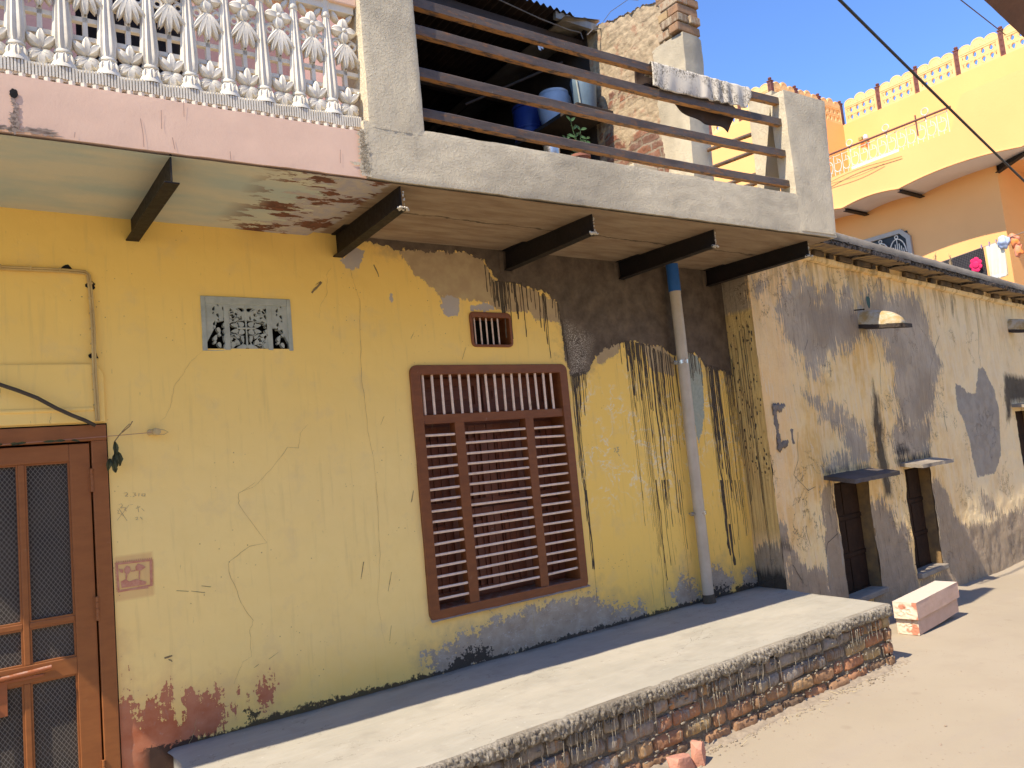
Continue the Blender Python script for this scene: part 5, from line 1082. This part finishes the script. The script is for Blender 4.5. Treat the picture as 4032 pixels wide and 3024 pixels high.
# cornice: ledge, dentils, projecting slabs, rounded coping
mb = MB(); g = []
for l in np.arange(0, 9.01, .03): g.append([FW(l, zc(l) + z + .005 * fbm(l * 5, z * 30), d - .006 * fbm(l * 8, z * 20)) for d, z in ((.0, -.035), (-.035, -.028), (-.045, -.005), (-.045, .012), (-.02, .014), (-.02, .075), (0, .08))])
mb.grid(g); obj('cornice_ledge', mb, OLD, OH, smooth='auto', attrs=flat_attrs(mb))
DENT = simple('sooty_brick', (.05, .04, .032), (.16, .11, .06), 7, .95, 0, .8, .006); l = .02
while l < 8.9:
    L = random.uniform(.05, .32); 
    if random.random() < .72:
        T_ = lambda a, b, c: FW(a, zc(a) + c, b); mb = MB(); mb.box(l, l + L, -.055 - random.uniform(0, .01), -.018, .018, .066, T_); obj('dentil_brick', mb, DENT, OH, bevel=.006)
    l += L + random.uniform(.02, .14)
mb = MB(); l = -.12
for L in (.97, .92, .88, .95, .9, 1.0, .9, .9, .95, .8):
    g = []; dzz = random.uniform(-.008, .008); pj = -.25 + random.uniform(-.015, .015)
    for q, z in ((.02, .072), (-.10, .070), (pj, .050), (pj - .010, .080), (pj, .112), (-.10, .120), (.02, .125)):
        g.append([FW(l + (L - .02) * k / 24, zc(l) + z + dzz + .004 * fbm(l + k * .3, q * 5), q + .014 * fbm(l * 3 + k * .35, z * 40) * (q < -.2)) for k in range(25)])
    mb.grid(g + [g[0]])
    for k in (0, 24): mb.add([r[k] for r in g], [tuple(range(7))])
    l += L
def m_eave():
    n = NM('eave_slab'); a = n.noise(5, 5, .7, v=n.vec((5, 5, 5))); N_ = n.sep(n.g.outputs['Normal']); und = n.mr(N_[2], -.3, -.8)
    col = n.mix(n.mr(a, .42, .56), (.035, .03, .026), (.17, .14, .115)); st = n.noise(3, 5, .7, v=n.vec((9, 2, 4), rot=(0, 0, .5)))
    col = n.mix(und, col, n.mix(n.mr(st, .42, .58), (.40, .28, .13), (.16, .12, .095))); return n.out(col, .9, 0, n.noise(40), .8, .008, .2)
obj('eave_slab', mb, m_eave(), OH, smooth='auto')
mb = MB(); g = []
for l in np.arange(.0, 9.01, .025):
    g.append([FW(l, zc(l) + .115 + .085 * sin(a) + .004 * fbm(l * 7, a), -.20 - .075 * cos(a) + .003 * fbm(l * 9, a * 2)) for a in np.linspace(-.25, pi + .1, 14)])
mb.grid(g); mb.grid([[FW(l, zc(l) + .118 + z, d) for d, z in ((-.12, .02), (.1, .02), (3.0, .05))] for l in np.arange(0, 9.01, .3)])
obj('rounded_coping', mb, m_concrete('sooty_coping', (.27, .235, .185), (.205, .18, .14), .3, (.07, .065, .06)), OH, smooth=True)
mb = MB()
for k in range(1300): l = random.uniform(0, 8.5); mb.ico(FW(l, zc(l) + random.choice((.198, .20, .196)), -.18 + random.uniform(-.01, .03)) if k % 2 else FW(l, zc(l) + random.uniform(.052, .112), -.262 + random.uniform(-.01, .01)), random.uniform(.004, .011), 1, .4, (1.6, 1, .7))
obj('lichen_crust', mb, simple('black_crust', (.025, .022, .02), (.05, .045, .04)), OH, smooth=True, kind='stuff')
# water spouts
def spout(l, z, L=.42, w_=.10, label=None):
    S_ = empty('water_spout', OH, label); mb = MB(); g = []
    for i in range(14):
        t = i / 13; fl = 1 - .15 * t ** 2 - .35 * t ** 8; g.append([FW(l + w_ * cos(a) * fl, z - .03 + .150 * sin(a) * (1 - .30 * t ** 2 - .62 * t ** 9) - .07 * t, -L * t + .01 + .004 * fbm(a * 3, t * 6)) for a in np.linspace(0, pi, 14)])
    mb.grid(g); mb.grid([[r[0], r[-1]] for r in g]); mb.add(g[-1], [tuple(range(14))]); obj('hood', mb, m_hood(), S_, smooth='auto')
    mb = MB(); g = []
    for i in range(12):
        t = i / 11; g.append([FW(l + s_ * (w_ * 1.05) * (1 - .2 * t), z - .04 - .065 * t + h + .004 * fbm(s_, t * 5, h), -L * t * 1.02) for s_, h in ((-1, .01), (1, .01), (1, -.028), (-1, -.028), (-1, .01))])
    mb.grid(g); mb.add(g[-1][:4], [(0, 1, 2, 3)]); obj('slate', mb, m_concrete('black_slate', (.09, .07, .055), (.05, .04, .035), 1.2, (.02, .018, .015)), S_, smooth='auto')
    return S_
def m_hood():
    n = NM('spout_plaster'); a = n.noise(9, 5, .65); b = n.noise(3, 4, .6); x = n.sep()[0]
    return n.out(n.mix(n.mr(a, .42, .6), (.40, .28, .12), (.52, .46, .34)) if True else 0, .9, 0, n.noise(50), .6, .006, .2)
spout(1.93, 2.61); spout(6.25, 2.72)
mb = MB(); mb.tube([FW(1.80, 2.72, .0), FW(1.74, 2.70, -.12)], .006, 6); mb.ico(FW(1.74, 2.70, -.12), .010, 1, 0); obj('nail', mb, STEEL, OH)
mb = MB(); P0_ = Vector(FW(2.02, 2.80, -.05)); mb.grid([[P0_ + Vector((s_ * .03 * sin(pi * min(1, t * .8 + .2)), -.004 * s_, -.12 * t + .06)) for s_ in (-1, 0, 1)] for t in np.linspace(0, 1, 7)]); mb.tube([P0_ + Vector((.0, 0, .05)), P0_ + Vector((.02, 0, .09))], .003, 5)
tag(obj('green_leaf', mb, simple('blue_green_leaf', (.05, .11, .085), (.04, .08, .06))), 'single blue green leaf resting on the nearer water spout of the old house', 'leaf')
mb = MB(); 
def ribF(pts, wd):
    for a, b in zip(pts[:-1], pts[1:]):
        n = 5
        for i in range(n):
            t0, t1 = i / n, (i + 1) / n; j0, j1 = random.uniform(-.006, .006) if i else 0, 0
            p = (a[0] + (b[0] - a[0]) * t0, a[1] + (b[1] - a[1]) * t0); q = (a[0] + (b[0] - a[0]) * t1, a[1] + (b[1] - a[1]) * t1); dx, dz = q[0] - p[0], q[1] - p[1]; L = math.hypot(dx, dz) + 1e-9; ux, uz = -dz / L * wd / 2, dx / L * wd / 2
            f = lambda l, z: .002 + .014 * fbm(l * 3, z * 3, 1.7) + BAT(z)
            mb.add([FW(p[0] + ux, p[1] + uz, -f(*p)), FW(p[0] - ux, p[1] - uz, -f(*p)), FW(q[0] - ux, q[1] - uz, -f(*q)), FW(q[0] + ux, q[1] + uz, -f(*q))], [(0, 1, 2, 3)])
for z, pts, wd in (('E', [(1100, 450), (1070, 520), (1030, 590)], .008), ('E', [(1805, 590), (1825, 700), (1860, 900), (1870, 1160)], .012), ('E', [(1560, 920), (1490, 1150), (1480, 1340)], .010), ('E', [(1050, 900), (1100, 1150), (1120, 1500)], .010), ('E', [(540, 570), (570, 650), (560, 700)], .010), ('E', [(500, 740), (510, 880)], .008), ('E', [(550, 950), (520, 1030)], .010),
                   ('F', [(1470, 0), (1485, 150), (1495, 290)], .016), ('F', [(1150, 60), (1215, 230)], .008), ('F', [(465, 100), (470, 320), (440, 430), (550, 550), (600, 520)], .008), ('F', [(775, 880), (710, 950), (695, 1060)], .014), ('F', [(520, 820), (570, 980)], .008), ('F', [(430, 1120), (500, 1240)], .016), ('F', [(1640, 1150), (1700, 1300)], .008), ('F', [(1880, 780), (1900, 1000), (1960, 1180)], .010), ('E', [(1590, 1500), (1610, 1659)], .016)): ribF(FP(z, pts), wd * .45)
obj('crack', mb, simple('old_crack', (.11, .08, .055), (.07, .05, .035)), OH, kind='stuff')
# notch patch (old letter plate hole) near the corner
mb = MB(); q = FP('B', [(1560, 1300), (1655, 1300), (1690, 1540), (1600, 1580)])
def stripF(pts, w_, off=.003):
    for a, b in zip(pts, pts[1:] + pts[:1]):
        n = 8
        for i in range(n):
            t = i / n; p = (a[0] + (b[0] - a[0]) * t, a[1] + (b[1] - a[1]) * t); mb.ico(FW(p[0], p[1], -off), w_ * random.uniform(.7, 1.3), 1, .3, (1.3, .18, 1.5))
stripF(q, .024); obj('cement_smear', mb, m_concrete('smear_cement', (.26, .22, .18), (.22, .18, .15), .5), OH, smooth=True)

# ------------------------------------------------------------------ two salvaged stone-faced blocks on the street
PB = simple('dusty_pink_stone', (.56, .385, .30), (.50, .34, .26), 6, .85, 0, .35, .004); 
def m_block():
    n = NM('broken_block'); a = n.noise(9, 5, .65); t = n.sep(n.attrv('tone'))[0]
    top_ = (.58, .50, .41); col = n.mix(t, n.mix(n.mr(a, .4, .6), (.60, .42, .33), (.55, .38, .29)), n.mix(n.mr(n.noise(11, 1.5, .5, v=n.vec((1, 1, 1), loc=(4.3, 0, 0))), .50, .56), (.68, .56, .43), (.52, .22, .14)))
    N_ = n.sep(n.g.outputs['Normal'])[2]; col = n.mix(n.mr(N_, .6, .9), col, top_); return n.out(col, .9, 0, n.noise(45, 5, .7), .5, .006, .2)
MBK = m_block()
def block(c, L, w_, h, rot, label, seed):
    mb = MB(); ca, sa = cos(rot), sin(rot); T_ = lambda x, y, z: (c[0] + x * ca - y * sa, c[1] + x * sa + y * ca, c[2] + z)
    def sheet(f, na, nb, tone, amp):
        mb.col = (tone, 0, 0); mb.grid([[T_(*f(i / na, j / nb, amp * fbm(i * .35 + seed, j * .35, seed))) for j in range(nb + 1)] for i in range(na + 1)])
    r = .006
    sheet(lambda u, v, k: (u * L, v * w_, h + k * .2), 30, 8, 0, .004); sheet(lambda u, v, k: (u * L, k * .3 + .002 * sin(u * 9), v * h), 30, 8, 0, .004); sheet(lambda u, v, k: (u * L, w_ + k, v * h), 30, 8, 0, .004)
    sheet(lambda u, v, k: (k * 1.6 * sin(pi * u) ** .5 * sin(pi * v) ** .5, u * w_, v * h), 22, 16, 1, .006); sheet(lambda u, v, k: (L + k * sin(pi * u) * sin(pi * v), u * w_, v * h), 14, 10, 1, .006)
    o = obj('stone_block', mb, MBK, smooth='auto', colors=True); tag(o, label, 'block', 'stacked blocks beside the platform')
ang = math.atan2(.12, .90)
block((6.075, -.895, -.06), .91, .165, .118, ang, 'lower pinkish stone block on the street under its twin, past the platform end', 3.1)
block((6.045, -.915, .066), .93, .18, .130, ang - .01, 'upper pinkish stone block with broken red brick end, on top of its twin', 8.7)

# ------------------------------------------------------------------ ochre balcony house across the end of the street
BH = thing('balcony_house', 'ochre two storey house with a scalloped rooftop screen and maroon posts, in full sun behind', 'house', (16, 3, 0))
XF = 12.6; X2 = 13.3; XW = 15.0; YC = 4.06; XL = 12.70; RZ = 7.78
B1('upper_wall', BH, OCH, (XW, 24, -2.4, YC, 5.4, RZ), bevel=0)
B1('wing_wall', BH, OCH, (XL, 24, YC, 12, -.4, RZ), bevel=0)
B1('lower_wall', BH, OCH, (X2, 24, .77, YC, -.4, 5.458), bevel=0); B1('terrace_floor', BH, OCH, (XF + .1, 15, -2.0, YC, 5.46, 5.56), bevel=0)
# curved balcony fascia: lower edge rises in shallow arcs between the beams
mb = MB(); ys = np.arange(-2.1, 4.05, .06)
def zlow(y):
    for a, b in ((4.1, 2.92), (2.92, 1.935), (1.935, .13), (.13, -2.2)):
        if b <= y <= a: t = (y - b) / (a - b); return 5.35 + .085 * sin(pi * t) ** .8 * min(1.0, (a - b) / 1.4)
    return 5.35
def ztop(y): return 5.965 if y > 1.02 else 5.965 + min(.50, (1.02 - y) * 2.4)
def xf(y): return XF - .06 * sin(pi * min(1, max(0, (y + 2.1) / 6.1)))
mb.grid([[(xf(y), y, zlow(y)) for y in ys], [(xf(y), y, (zlow(y) + ztop(y)) / 2) for y in ys], [(xf(y), y, ztop(y)) for y in ys], [(xf(y) + .12, y, ztop(y)) for y in ys], [(xf(y) + .12, y, zlow(y) + .1) for y in ys]])
obj('balcony_fascia', mb, OCH, BH, smooth='auto')
mb = MB(); mb.grid([[(x, y, zlow(y) + .01) for y in ys] for x in (XF - .08, 12.95, 13.34)]); obj('soffit', mb, simple('pinkish_soffit', (.78, .70, .66), (.72, .64, .60), 2, .9), BH, smooth=True)
def beamx(name, p, q, h=.128, w_=.085):
    p = Vector(p); q = Vector(q); d = (q - p).normalized(); s_ = Vector((-d.y, d.x, 0)); mb = MB()
    for a, b, c, e in ((-w_ / 2, w_ / 2, -h, -h + .012), (-w_ / 2, w_ / 2, -.012, 0), (-.005, .005, -h + .012, -.012)):
        vs = [o + s_ * u + Vector((0, 0, z)) for o in (p, q) for z in (c, e) for u in (a, b)]; mb.add(vs, [(0, 1, 3, 2), (4, 6, 7, 5), (0, 4, 5, 1), (2, 3, 7, 6), (0, 2, 6, 4), (1, 5, 7, 3)])
    return obj(name, mb, STEEL, BH)
beamx('steel_bracket', (12.62, 2.92, 5.45), (13.34, 2.92, 5.44)); beamx('steel_bracket', (12.58, 1.935, 5.45), (13.34, 1.935, 5.44)); beamx('steel_bracket', (12.66, -.02, 5.46), (13.36, .80, 5.45)); beamx('steel_bracket', (14.5, -.6, 5.45), (14.5, .8, 5.45))
# rooftop screen
def key(cx, cz, f=1):
    o = []
    for k in range(16): a = -pi / 2 + 2 * pi * k / 16; r = .036 if sin(a) * f > -.2 else .027; o.append((cx + r * cos(a), cz + .050 * sin(a) + (0 if sin(a) * f > -.3 else -.006 * f)))
    return o
wj = .66; outer = [(0, 0), (wj, 0)] ; n_s = 3
for s_ in range(3):
    c = wj * (1 - (s_ + .5) / 3); r = wj / 6; hgt = .115 if s_ == 1 else .10
    outer += [(c + r * cos(a), .385 + (.02 if s_ == 1 else 0) + hgt * sin(a) ** .8) for a in np.linspace(.12, pi - .12, 9)]
holes = []
for k in range(4): holes += [key(.126 + k * .136, .245, -1), key(.126 + k * .136, .095, 1)]
for zz in (.245, .095): 
    for xx, s_ in ((.058, 1), (wj - .058, -1)): holes.append([(xx - s_ * .012, zz - .034), (xx - s_ * .012, zz + .034), (xx + s_ * .008, zz + .02), (xx + s_ * .008, zz - .02)])
for k in range(4): x = .19 + k * .09; holes.append([(x - .012, .355 + .012), (x, .355 + .038), (x + .012, .355 + .012)]) 
for xx in (.10, .14, .52, .56): holes.append([(xx - .012, .405), (xx + .006, .425), (xx + .012, .40)])
PV, PF = plate(outer, holes, .018, .004)
def screen(o3, dirv, nrm):
    mb = MB(); T_ = lambda x, y, z: tuple(Vector(o3) + Vector(dirv) * x + Vector((0, 0, y)) - Vector(nrm) * z)
    mb.add([T_(*q) for q in PV], PF)
    R_ = lambda a, b, c, d, k: mb.box(a, b, c, d, .0, k, lambda x, y, z: T_(x, y, .018 + z))
    R_(0, wj, 0, .025, .012); R_(0, wj, .30, .318, .012); R_(0, wj, .335, .348, .01); R_(0, .03, .025, .30, .012); R_(wj - .03, wj, .025, .30, .012)
    for k in range(5):                                   # raised diamonds between the openings
        cx = .058 + k * .136; mb.add([T_(*q) for q in ((cx - .05, .17, .019), (cx, .135, .03), (cx + .05, .17, .019), (cx, .205, .03))], [(0, 1, 2, 3)])
    for k in range(4):
        cx = .126 + k * .136
        for cz in (.245, .095): mb.tube([T_(cx + .048 * cos(a), cz + .062 * sin(a), .02) for a in np.linspace(0, 2 * pi, 15)], .006, 5, cap=False)
    for s_ in range(3):
        c = wj * (s_ + .5) / 3; r = wj / 6 - .012; mb.tube([T_(c + r * cos(a), .385 + (.02 if s_ == 1 else 0) + .09 * sin(a), .02) for a in np.linspace(.1, pi - .1, 10)], .007, 5)
    return obj('screen_panel', mb, OCH2, BH, smooth='auto')
OCH2 = simple('ochre_cast_paint', (.78, .54, .24), (.70, .46, .19), 6, .8); MAR = simple('maroon_paint', (.17, .06, .045), (.13, .045, .035), 9, .7, 0, .6, .006, 30)
def post(x, y):
    mb = MB(); b = .038; mb.box(x - b, x + b, y - b, y + b, RZ - .002, RZ + .46); mb.box(x - b - .01, x + b + .01, y - b - .01, y + b + .01, RZ + .46, RZ + .48); mb.lathe([(.03, 0), (.018, .012), (.032, .03), (.036, .045), (.03, .062), (.001, .07)], (x, y, RZ + .478), 12)
    for k in range(4): mb.tube([(x - b - .001, y + .018 * cos(a), RZ + .07 + k * .11 + .018 * sin(a)) for a in np.linspace(0, 2 * pi, 9)], .005, 4)
    obj('screen_post', mb, MAR, BH, smooth='auto')
sp_ = .752
for k in range(7): post(XW + .05, YC - .03 - sp_ * k) if k else post(XW + .04, YC + .04)
for k in range(6): screen((XW + .03, YC - .03 - sp_ * k - .046, RZ), (0, -1, 0), (1, 0, 0))
for k in range(1, 4): post(XW + .04 - .78 * k, YC + .04)
for k in range(3): screen((XW + .04 - .78 * k - .06, YC + .03, RZ), (-1, 0, 0), (0, 1, 0))
for k in range(1, 9): post(XL + .05, YC + .04 + sp_ * k)
for k in range(8): screen((XL + .03, YC + .04 + sp_ * (k + 1) - .046, RZ), (0, -1, 0), (1, 0, 0))
# balcony railing
mb = MB(); mb.tube([(12.55, .98, 6.345), (12.56, 4.05, 6.38)], .019, 8); mb.tube([(12.56, 1.52, 6.1), (12.56, 1.52, 6.44)], .012, 6); obj('handrail', mb, simple('brown_pipe', (.20, .09, .06), (.15, .07, .05)), BH, smooth='auto')
mb = MB(); y = 1.05; k = 0
while y < 3.9:
    x = 12.57; z0 = 5.965; mb.tube([(x, y, z0), (x, y, z0 + .36)], .006, 4); mb.tube([(x, y, z0 + .34), (x, y + .19, z0 + .34)], .005, 4)
    mb.tube([(x, y + .10 + .075 * cos(a), z0 + .17 + .11 * sin(a)) for a in np.linspace(1.9, 5.6, 9)], .007, 4); mb.tube([(x, y + .05, z0 + .21), (x, y + .14, z0 + .21)], .006, 4); mb.tube([(x, y + .095, z0 + .21), (x, y + .095, z0 + .30)], .006, 4); mb.tube([(x, y + .04, z0 + .06), (x, y + .13, z0 + .06)], .005, 4); mb.tube([(x, y + .08, z0 + .0), (x, y + .08, z0 + .06)], .005, 4)
    if k % 4 == 2: mb.tube([(x, y, z0 + .3), (x, y, z0 + .42)], .012, 5); mb.tube([(x, y + .055 * cos(a), z0 + .475 + .055 * sin(a)) for a in np.linspace(0, 2 * pi, 13)], .008, 5)
    y += .161; k += 1
obj('railing', mb, simple('white_rail_paint', (.75, .70, .60), (.65, .58, .48)), BH, smooth='auto')
B1('ventilator', BH, simple('white_vent_paint', (.75, .74, .70), (.65, .63, .58)), (14.97, 15.0, 3.02, 4.0, 6.78, 6.86), (14.96, 15.0, 3.05, 3.9, 6.70, 6.77), bevel=.004)
LMP = empty('wall_lamp', BH); mb = MB(); mb.lathe([(.02, 0), (.05, .03), (.05, .09), (.02, .12)], (14.93, 3.60, 7.26), 10); obj('shade', mb, WB, LMP, smooth='auto'); mb = MB(); mb.tube([(15, 3.60, 7.2), (14.93, 3.60, 7.2), (14.93, 3.6, 7.26)], .015, 6); mb.box(14.9, 14.96, 3.66, 3.74, 7.30, 7.36); obj('arm', mb, simple('lamp_arm', (.25, .3, .1), (.4, .3, .1)), LMP)
mb = MB(); mb.tube([(12.52, y, 5.86 + .04 * sin(y * 3) + .09 * (3.5 - y) * .2) for y in np.linspace(1.8, 4.0, 20)], .006, 5); mb.tube([(12.52, y, 5.82 + .03 * sin(y * 4 + 1) + .10 * (3.5 - y) * .2) for y in np.linspace(2.1, 4.0, 20)], .005, 5); obj('service_wire', mb, simple('yellowish_wire', (.35, .25, .1), (.3, .2, .08)), BH)
# ground floor window with fancy grille
WN = empty('window', BH); y0, y1 = 2.21, 3.6
ou = [(y0, 3.6), (y1, 3.6), (y1, 4.885), (y0 + .145, 4.885), (y0, 4.725)]; inn = [(y0 + .067, 3.67), (y1 - .067, 3.67), (y1 - .067, 4.82), (y0 + .168, 4.82), (y0 + .067, 4.70)]
vs, fs = plate(ou, [inn], .03, .006); mb = MB(); mb.add([(13.28 - z, x, y) for x, y, z in vs], fs); mb.box(13.25, 13.3, y0 + .067, y1 - .067, 4.38, 4.435); obj('frame', mb, simple('grey_window_paint', (.46, .41, .34), (.40, .36, .30)), WN)
B1('pane', WN, simple('dark_pane', (.035, .04, .045), (.025, .03, .035), 4, .6), (13.285, 13.295, y0 + .05, y1 - .05, 3.63, 4.84), bevel=0)
for base in (3.67, 4.44):
    mb = MB()
    for k in range(4):
        yc = y0 + .225 + k * .285; z = base
        mb.tube([(13.24, yc + .142 * cos(a), z + .04 + .25 * sin(a)) for a in np.linspace(0, pi, 12)], .010, 5)
        mb.tube([(13.24, yc + .028 * cos(a), z + .325 + .028 * sin(a)) for a in np.linspace(0, 2 * pi, 10)], .009, 5)
        for q in range(-3, 4): mb.tube([(13.24, yc + q * .034, z), (13.24, yc + q * .034, z + .25 - abs(q) * .046)], .0085, 5)
        mb.tube([(13.24, yc, z + .25), (13.24, yc, z + .30)], .006, 5)
    obj('grille', mb, WHITE, WN, smooth='auto')
# washing on a line in front of it
mb = MB(); XN = 12.4; pk_ = onX('E', (1895, 240), XN)[1:]; qk_ = onX('E', (2045, 185), XN)[1:]
def ln(y): return pk_[1] + (y - pk_[0]) * (qk_[1] - pk_[1]) / (qk_[0] - pk_[0]) + .012 * (y - pk_[0]) * (y - qk_[0])
LP = [(XN, y, ln(y)) for y in np.linspace(-1.2, 4, 40)]; mb.tube(LP, .006, 5); tag(obj('clothes_line', mb, simple('line_cord', (.3, .25, .2), (.25, .2, .15))), 'thin washing line strung in front of the ochre house', 'clothes line')
def dryc(name, ya, yb_, L, mat, label, thick=.01, wav=.02, extra=None, cat='cloth'):
    t = thing(name, label, cat, (XN, (ya + yb_) / 2, 4.4)); mb = MB(); g = []
    for face in (-1, 1):
        for i in range(30):
            q = i / 29; y = ya + (yb_ - ya) * q; r = []
            for k in range(12): s_ = k / 11; r.append((XN + face * thick * (.3 + s_) + wav * sin(q * 14 + s_ * 2) * s_, y + .02 * s_ * sin(q * 3), ln(y) + .006 - (L[0] + (L[1] - L[0]) * q) * s_))
            g.append(r)
    mb.grid(g[:30]); mb.grid(g[30:]); obj('fabric', mb, mat, t, smooth=True)
    if extra: extra(t)
    return t
cy = lambda z, p: onX(z, p, XN)[1:]
pa = cy('E', (1895, 240)); pb = cy('E', (1480, 360)); ta = cy('E', (1915, 235)); tb = cy('E', (2048, 185)); fl = cy('E', (1850, 378)); bl = cy('E', (1925, 455))
def m_net():
    n = NM('black_net'); x, y, z = n.sep()[:3]; a = n.ma('MULTIPLY', n.ma('SINE', n.ma('MULTIPLY', n.ma('ADD', y, z), 130)), n.ma('SINE', n.ma('MULTIPLY', n.ma('SUBTRACT', y, z), 130)))
    return n.out(n.mix(n.mr(a, -.1, .1), (.018, .016, .02), (.06, .055, .055)), .9, 0, a, .4, .004, .2)
def flower(t):
    mb = MB(); R_ = .072
    for k in range(7): a = 2 * pi * k / 7; mb.ico((XN - .045, fl[0] + R_ * .75 * cos(a), fl[1] + R_ * 1.1 * sin(a)), R_ * .55, 2, .15, (.12, 1, 1))
    mb.ico((XN - .05, fl[0], fl[1]), R_ * .7, 2, .15, (.15, 1, 1.2)); obj('pink_flower', mb, simple('magenta_print', (.75, .02, .12), (.6, .01, .09), 40), t, smooth=True)
dryc('shawl', pb[0], pa[0], (.44, .54), m_net(), 'black netted shawl with one bright pink flower drying on the line', extra=flower)
dryc('drying_towel', ta[0], tb[0], (.57, .52), simple('cream_towel', (.72, .66, .5), (.66, .6, .46)), 'cream towel with a grey border drying on the line next to the black shawl', cat='towel', extra=lambda t: B1('border', t, simple('grey_border', (.5, .53, .5), (.6, .6, .55)), (XN - .030, XN - .026, tb[0] + .02, ta[0] - .03, ln(tb[0]) - .53, ln(tb[0]) - .48), bevel=0))
bc = cy('E', (2075, 200)); mb = MB(); mb.ico((XN - .02, bc[0] + .03, bc[1] + .0), .085, 3, .3, (.6, .9, 1.1), 3); tag(obj('blue_cloth', mb, simple('pale_blue_cloth', (.42, .50, .66), (.36, .43, .58)), smooth=True), 'pale blue crumpled cloth bundled on the end of the line', 'cloth')
bc = cy('E', (2125, 205)); mb = MB(); mb.ico((XN + .05, bc[0], bc[1] + .02), .08, 3, .35, (.6, .8, 1.2), 3); mb.ico((XN + .05, bc[0] - .03, bc[1] - .12), .07, 3, .35, (.5, .8, 1.4), 3); tag(obj('orange_cloth', mb, simple('orange_cloth', (.75, .22, .04), (.70, .30, .24), 9), smooth=True), 'orange and pink crumpled cloth beside the pale blue one on the washing line', 'cloth')
mb = MB()
for y in (pa[0] + .02, pa[0] - .09, ta[0] - .15): mb.box(XN - .012, XN + .012, y - .006, y + .006, ln(y) - .02, ln(y) + .045)
tag(obj('clothes_pegs', mb, simple('peg_plastic', (.6, .35, .05), (.2, .15, .5), 30)), 'tiny clothes pegs gripping the washing line', 'pegs')
# withered stems on the old roof
DRY = simple('withered_stem', (.36, .26, .15), (.28, .2, .11))
def dryplant(z, p, n_, h, label):
    q = hit(z, p, FO + FN * .15, FN); mb = MB()
    for _ in range(n_):
        a = random.uniform(-.5, .5); hh = h * random.uniform(.5, 1); P = [(q[0] + a * hh * t * t + random.uniform(-.004, .004), q[1] + .1 * a * t, q[2] - .06 + hh * t) for t in np.linspace(0, 1, 6)]; mb.tube(P, [.003] * 5 + [.001], 4)
        for k in range(5): c = P[3 + k % 3]; mb.ico((c[0] + random.uniform(-.02, .02), c[1], c[2] + random.uniform(0, .03)), .005, 1, .4, (.6, .6, 1.8))
    tag(obj('withered_plant', mb, DRY), label, 'plant')
dryplant('O', (1150, 690), 5, .14, 'small withered plant on the old roof edge, left of the black shawl'); dryplant('O', (1350, 790), 14, .26, 'clump of withered stems on the old roof edge, in front of the black shawl')
# overhead cables
def cable(name, a, ta_, b, tb_, r, sag, label, ext=.35):
    A = CAM + ray(*src(*a)) * ta_; B_ = CAM + ray(*src(*b)) * tb_; D = B_ - A; A = A - D * ext; B_ = B_ + D * ext; mb = MB()
    mb.tube([tuple(A + (B_ - A) * t - np.array([0, 0, sag * 4 * ((t - .5) ** 2 * -1 + .25) * 0 + 0]) + np.array([0, 0, -sag * (1 - (2 * t - 1) ** 2)])) for t in np.linspace(0, 1, 30)], r, 8)
    tag(obj(name, mb, simple('black_cable', (.012, .012, .012), (.02, .02, .02), 10, .5), smooth=True), label, 'cable')
cable('power_cable', ('V', (1812, -6)), 6.6, ('V', (2212, 388)), 9.6, .0135, .03, 'thick black cable slanting across the sky and down past the ochre house')
cable('thin_wire', ('V', (2068, -6)), 8.0, ('V', (2160, 66)), 9.2, .0058, .0, 'thin black wire near the top right corner, ending behind the rusty girder', .15)
# rusty steel girder of the house opposite, close overhead
GD = thing('rusty_girder', 'dark rusty steel girder crossing the top right corner, close overhead', 'girder', tuple(CAM + ray(*src('V', (2200, 0))) * 3.2))
A = Vector(CAM + ray(*src('V', (2112, -18))) * 3.0); Bq = Vector(CAM + ray(*src('V', (2222, 86))) * 3.35); D = (Bq - A); A2 = A - D * 1.2; B2 = Bq + D * 1.6; d = D.normalized(); side = Vector(tuple(ray(*src('V', (2212, 0))))).normalized().cross(d).normalized(); side = side if side.z > 0 else -side; dep = d.cross(side).normalized()
def gbox(name, s0, s1, e0, e1, mat):
    mb = MB(); rows = []
    for i in range(60):
        c = A2 + (B2 - A2) * i / 59; rows.append([c + side * s + dep * e + side * .001 * fbm(i * .7, s * 20) for s, e in ((s0, e0), (s1, e0), (s1, e1), (s0, e1), (s0, e0))])
    mb.grid(rows); mb.add(rows[0][:4], [(0, 1, 2, 3)]); mb.add(rows[-1][:4], [(0, 1, 2, 3)]); return obj(name, mb, mat, GD)
GM = m_wood('rust_brown', (.075, .028, .020), (.11, .045, .03), (.16, .08, .05))
gbox('flange', 0, .095, 0, .008, GM); gbox('web', .043, .051, .008, .12, GM); gbox('flange', 0, .095, .12, .128, GM)

# the house opposite, behind the photographer: unseen, added so its cream wall bounces warm fill; the girder belongs to it
OP = thing('unseen_opposite_house', 'unseen cream plastered house across the street, added behind the viewer for warm bounce', 'house', (2, -11.4, 0))
CRM = simple('cream_bounce_wall', (.84, .66, .42), (.76, .58, .36), 2, .9)
mb = MB(); mb.box(-12, 2.0, -14, -11.4, -.1, 6.2); mb.box(3.1, 14, -14, -11.4, -.1, 6.2); mb.box(2.0, 3.1, -14, -11.4, 2.1, 6.2); mb.box(2.0, 3.1, -14, -11.7, -.1, 2.1); obj('wall', mb, CRM, OP)
B1('door', OP, DOORB, (2.02, 2.54, -11.69, -11.64, .02, 2.08), (2.56, 3.08, -11.69, -11.64, .02, 2.08)); B1('plinth', OP, SLAB, (-12, 1.98, -11.4, -11.3, -.1, .5), (3.12, 14, -11.4, -11.3, -.1, .5)); B1('eave', OP, GREY, (-12, 14, -11.9, -11.0, 6.2, 6.32))
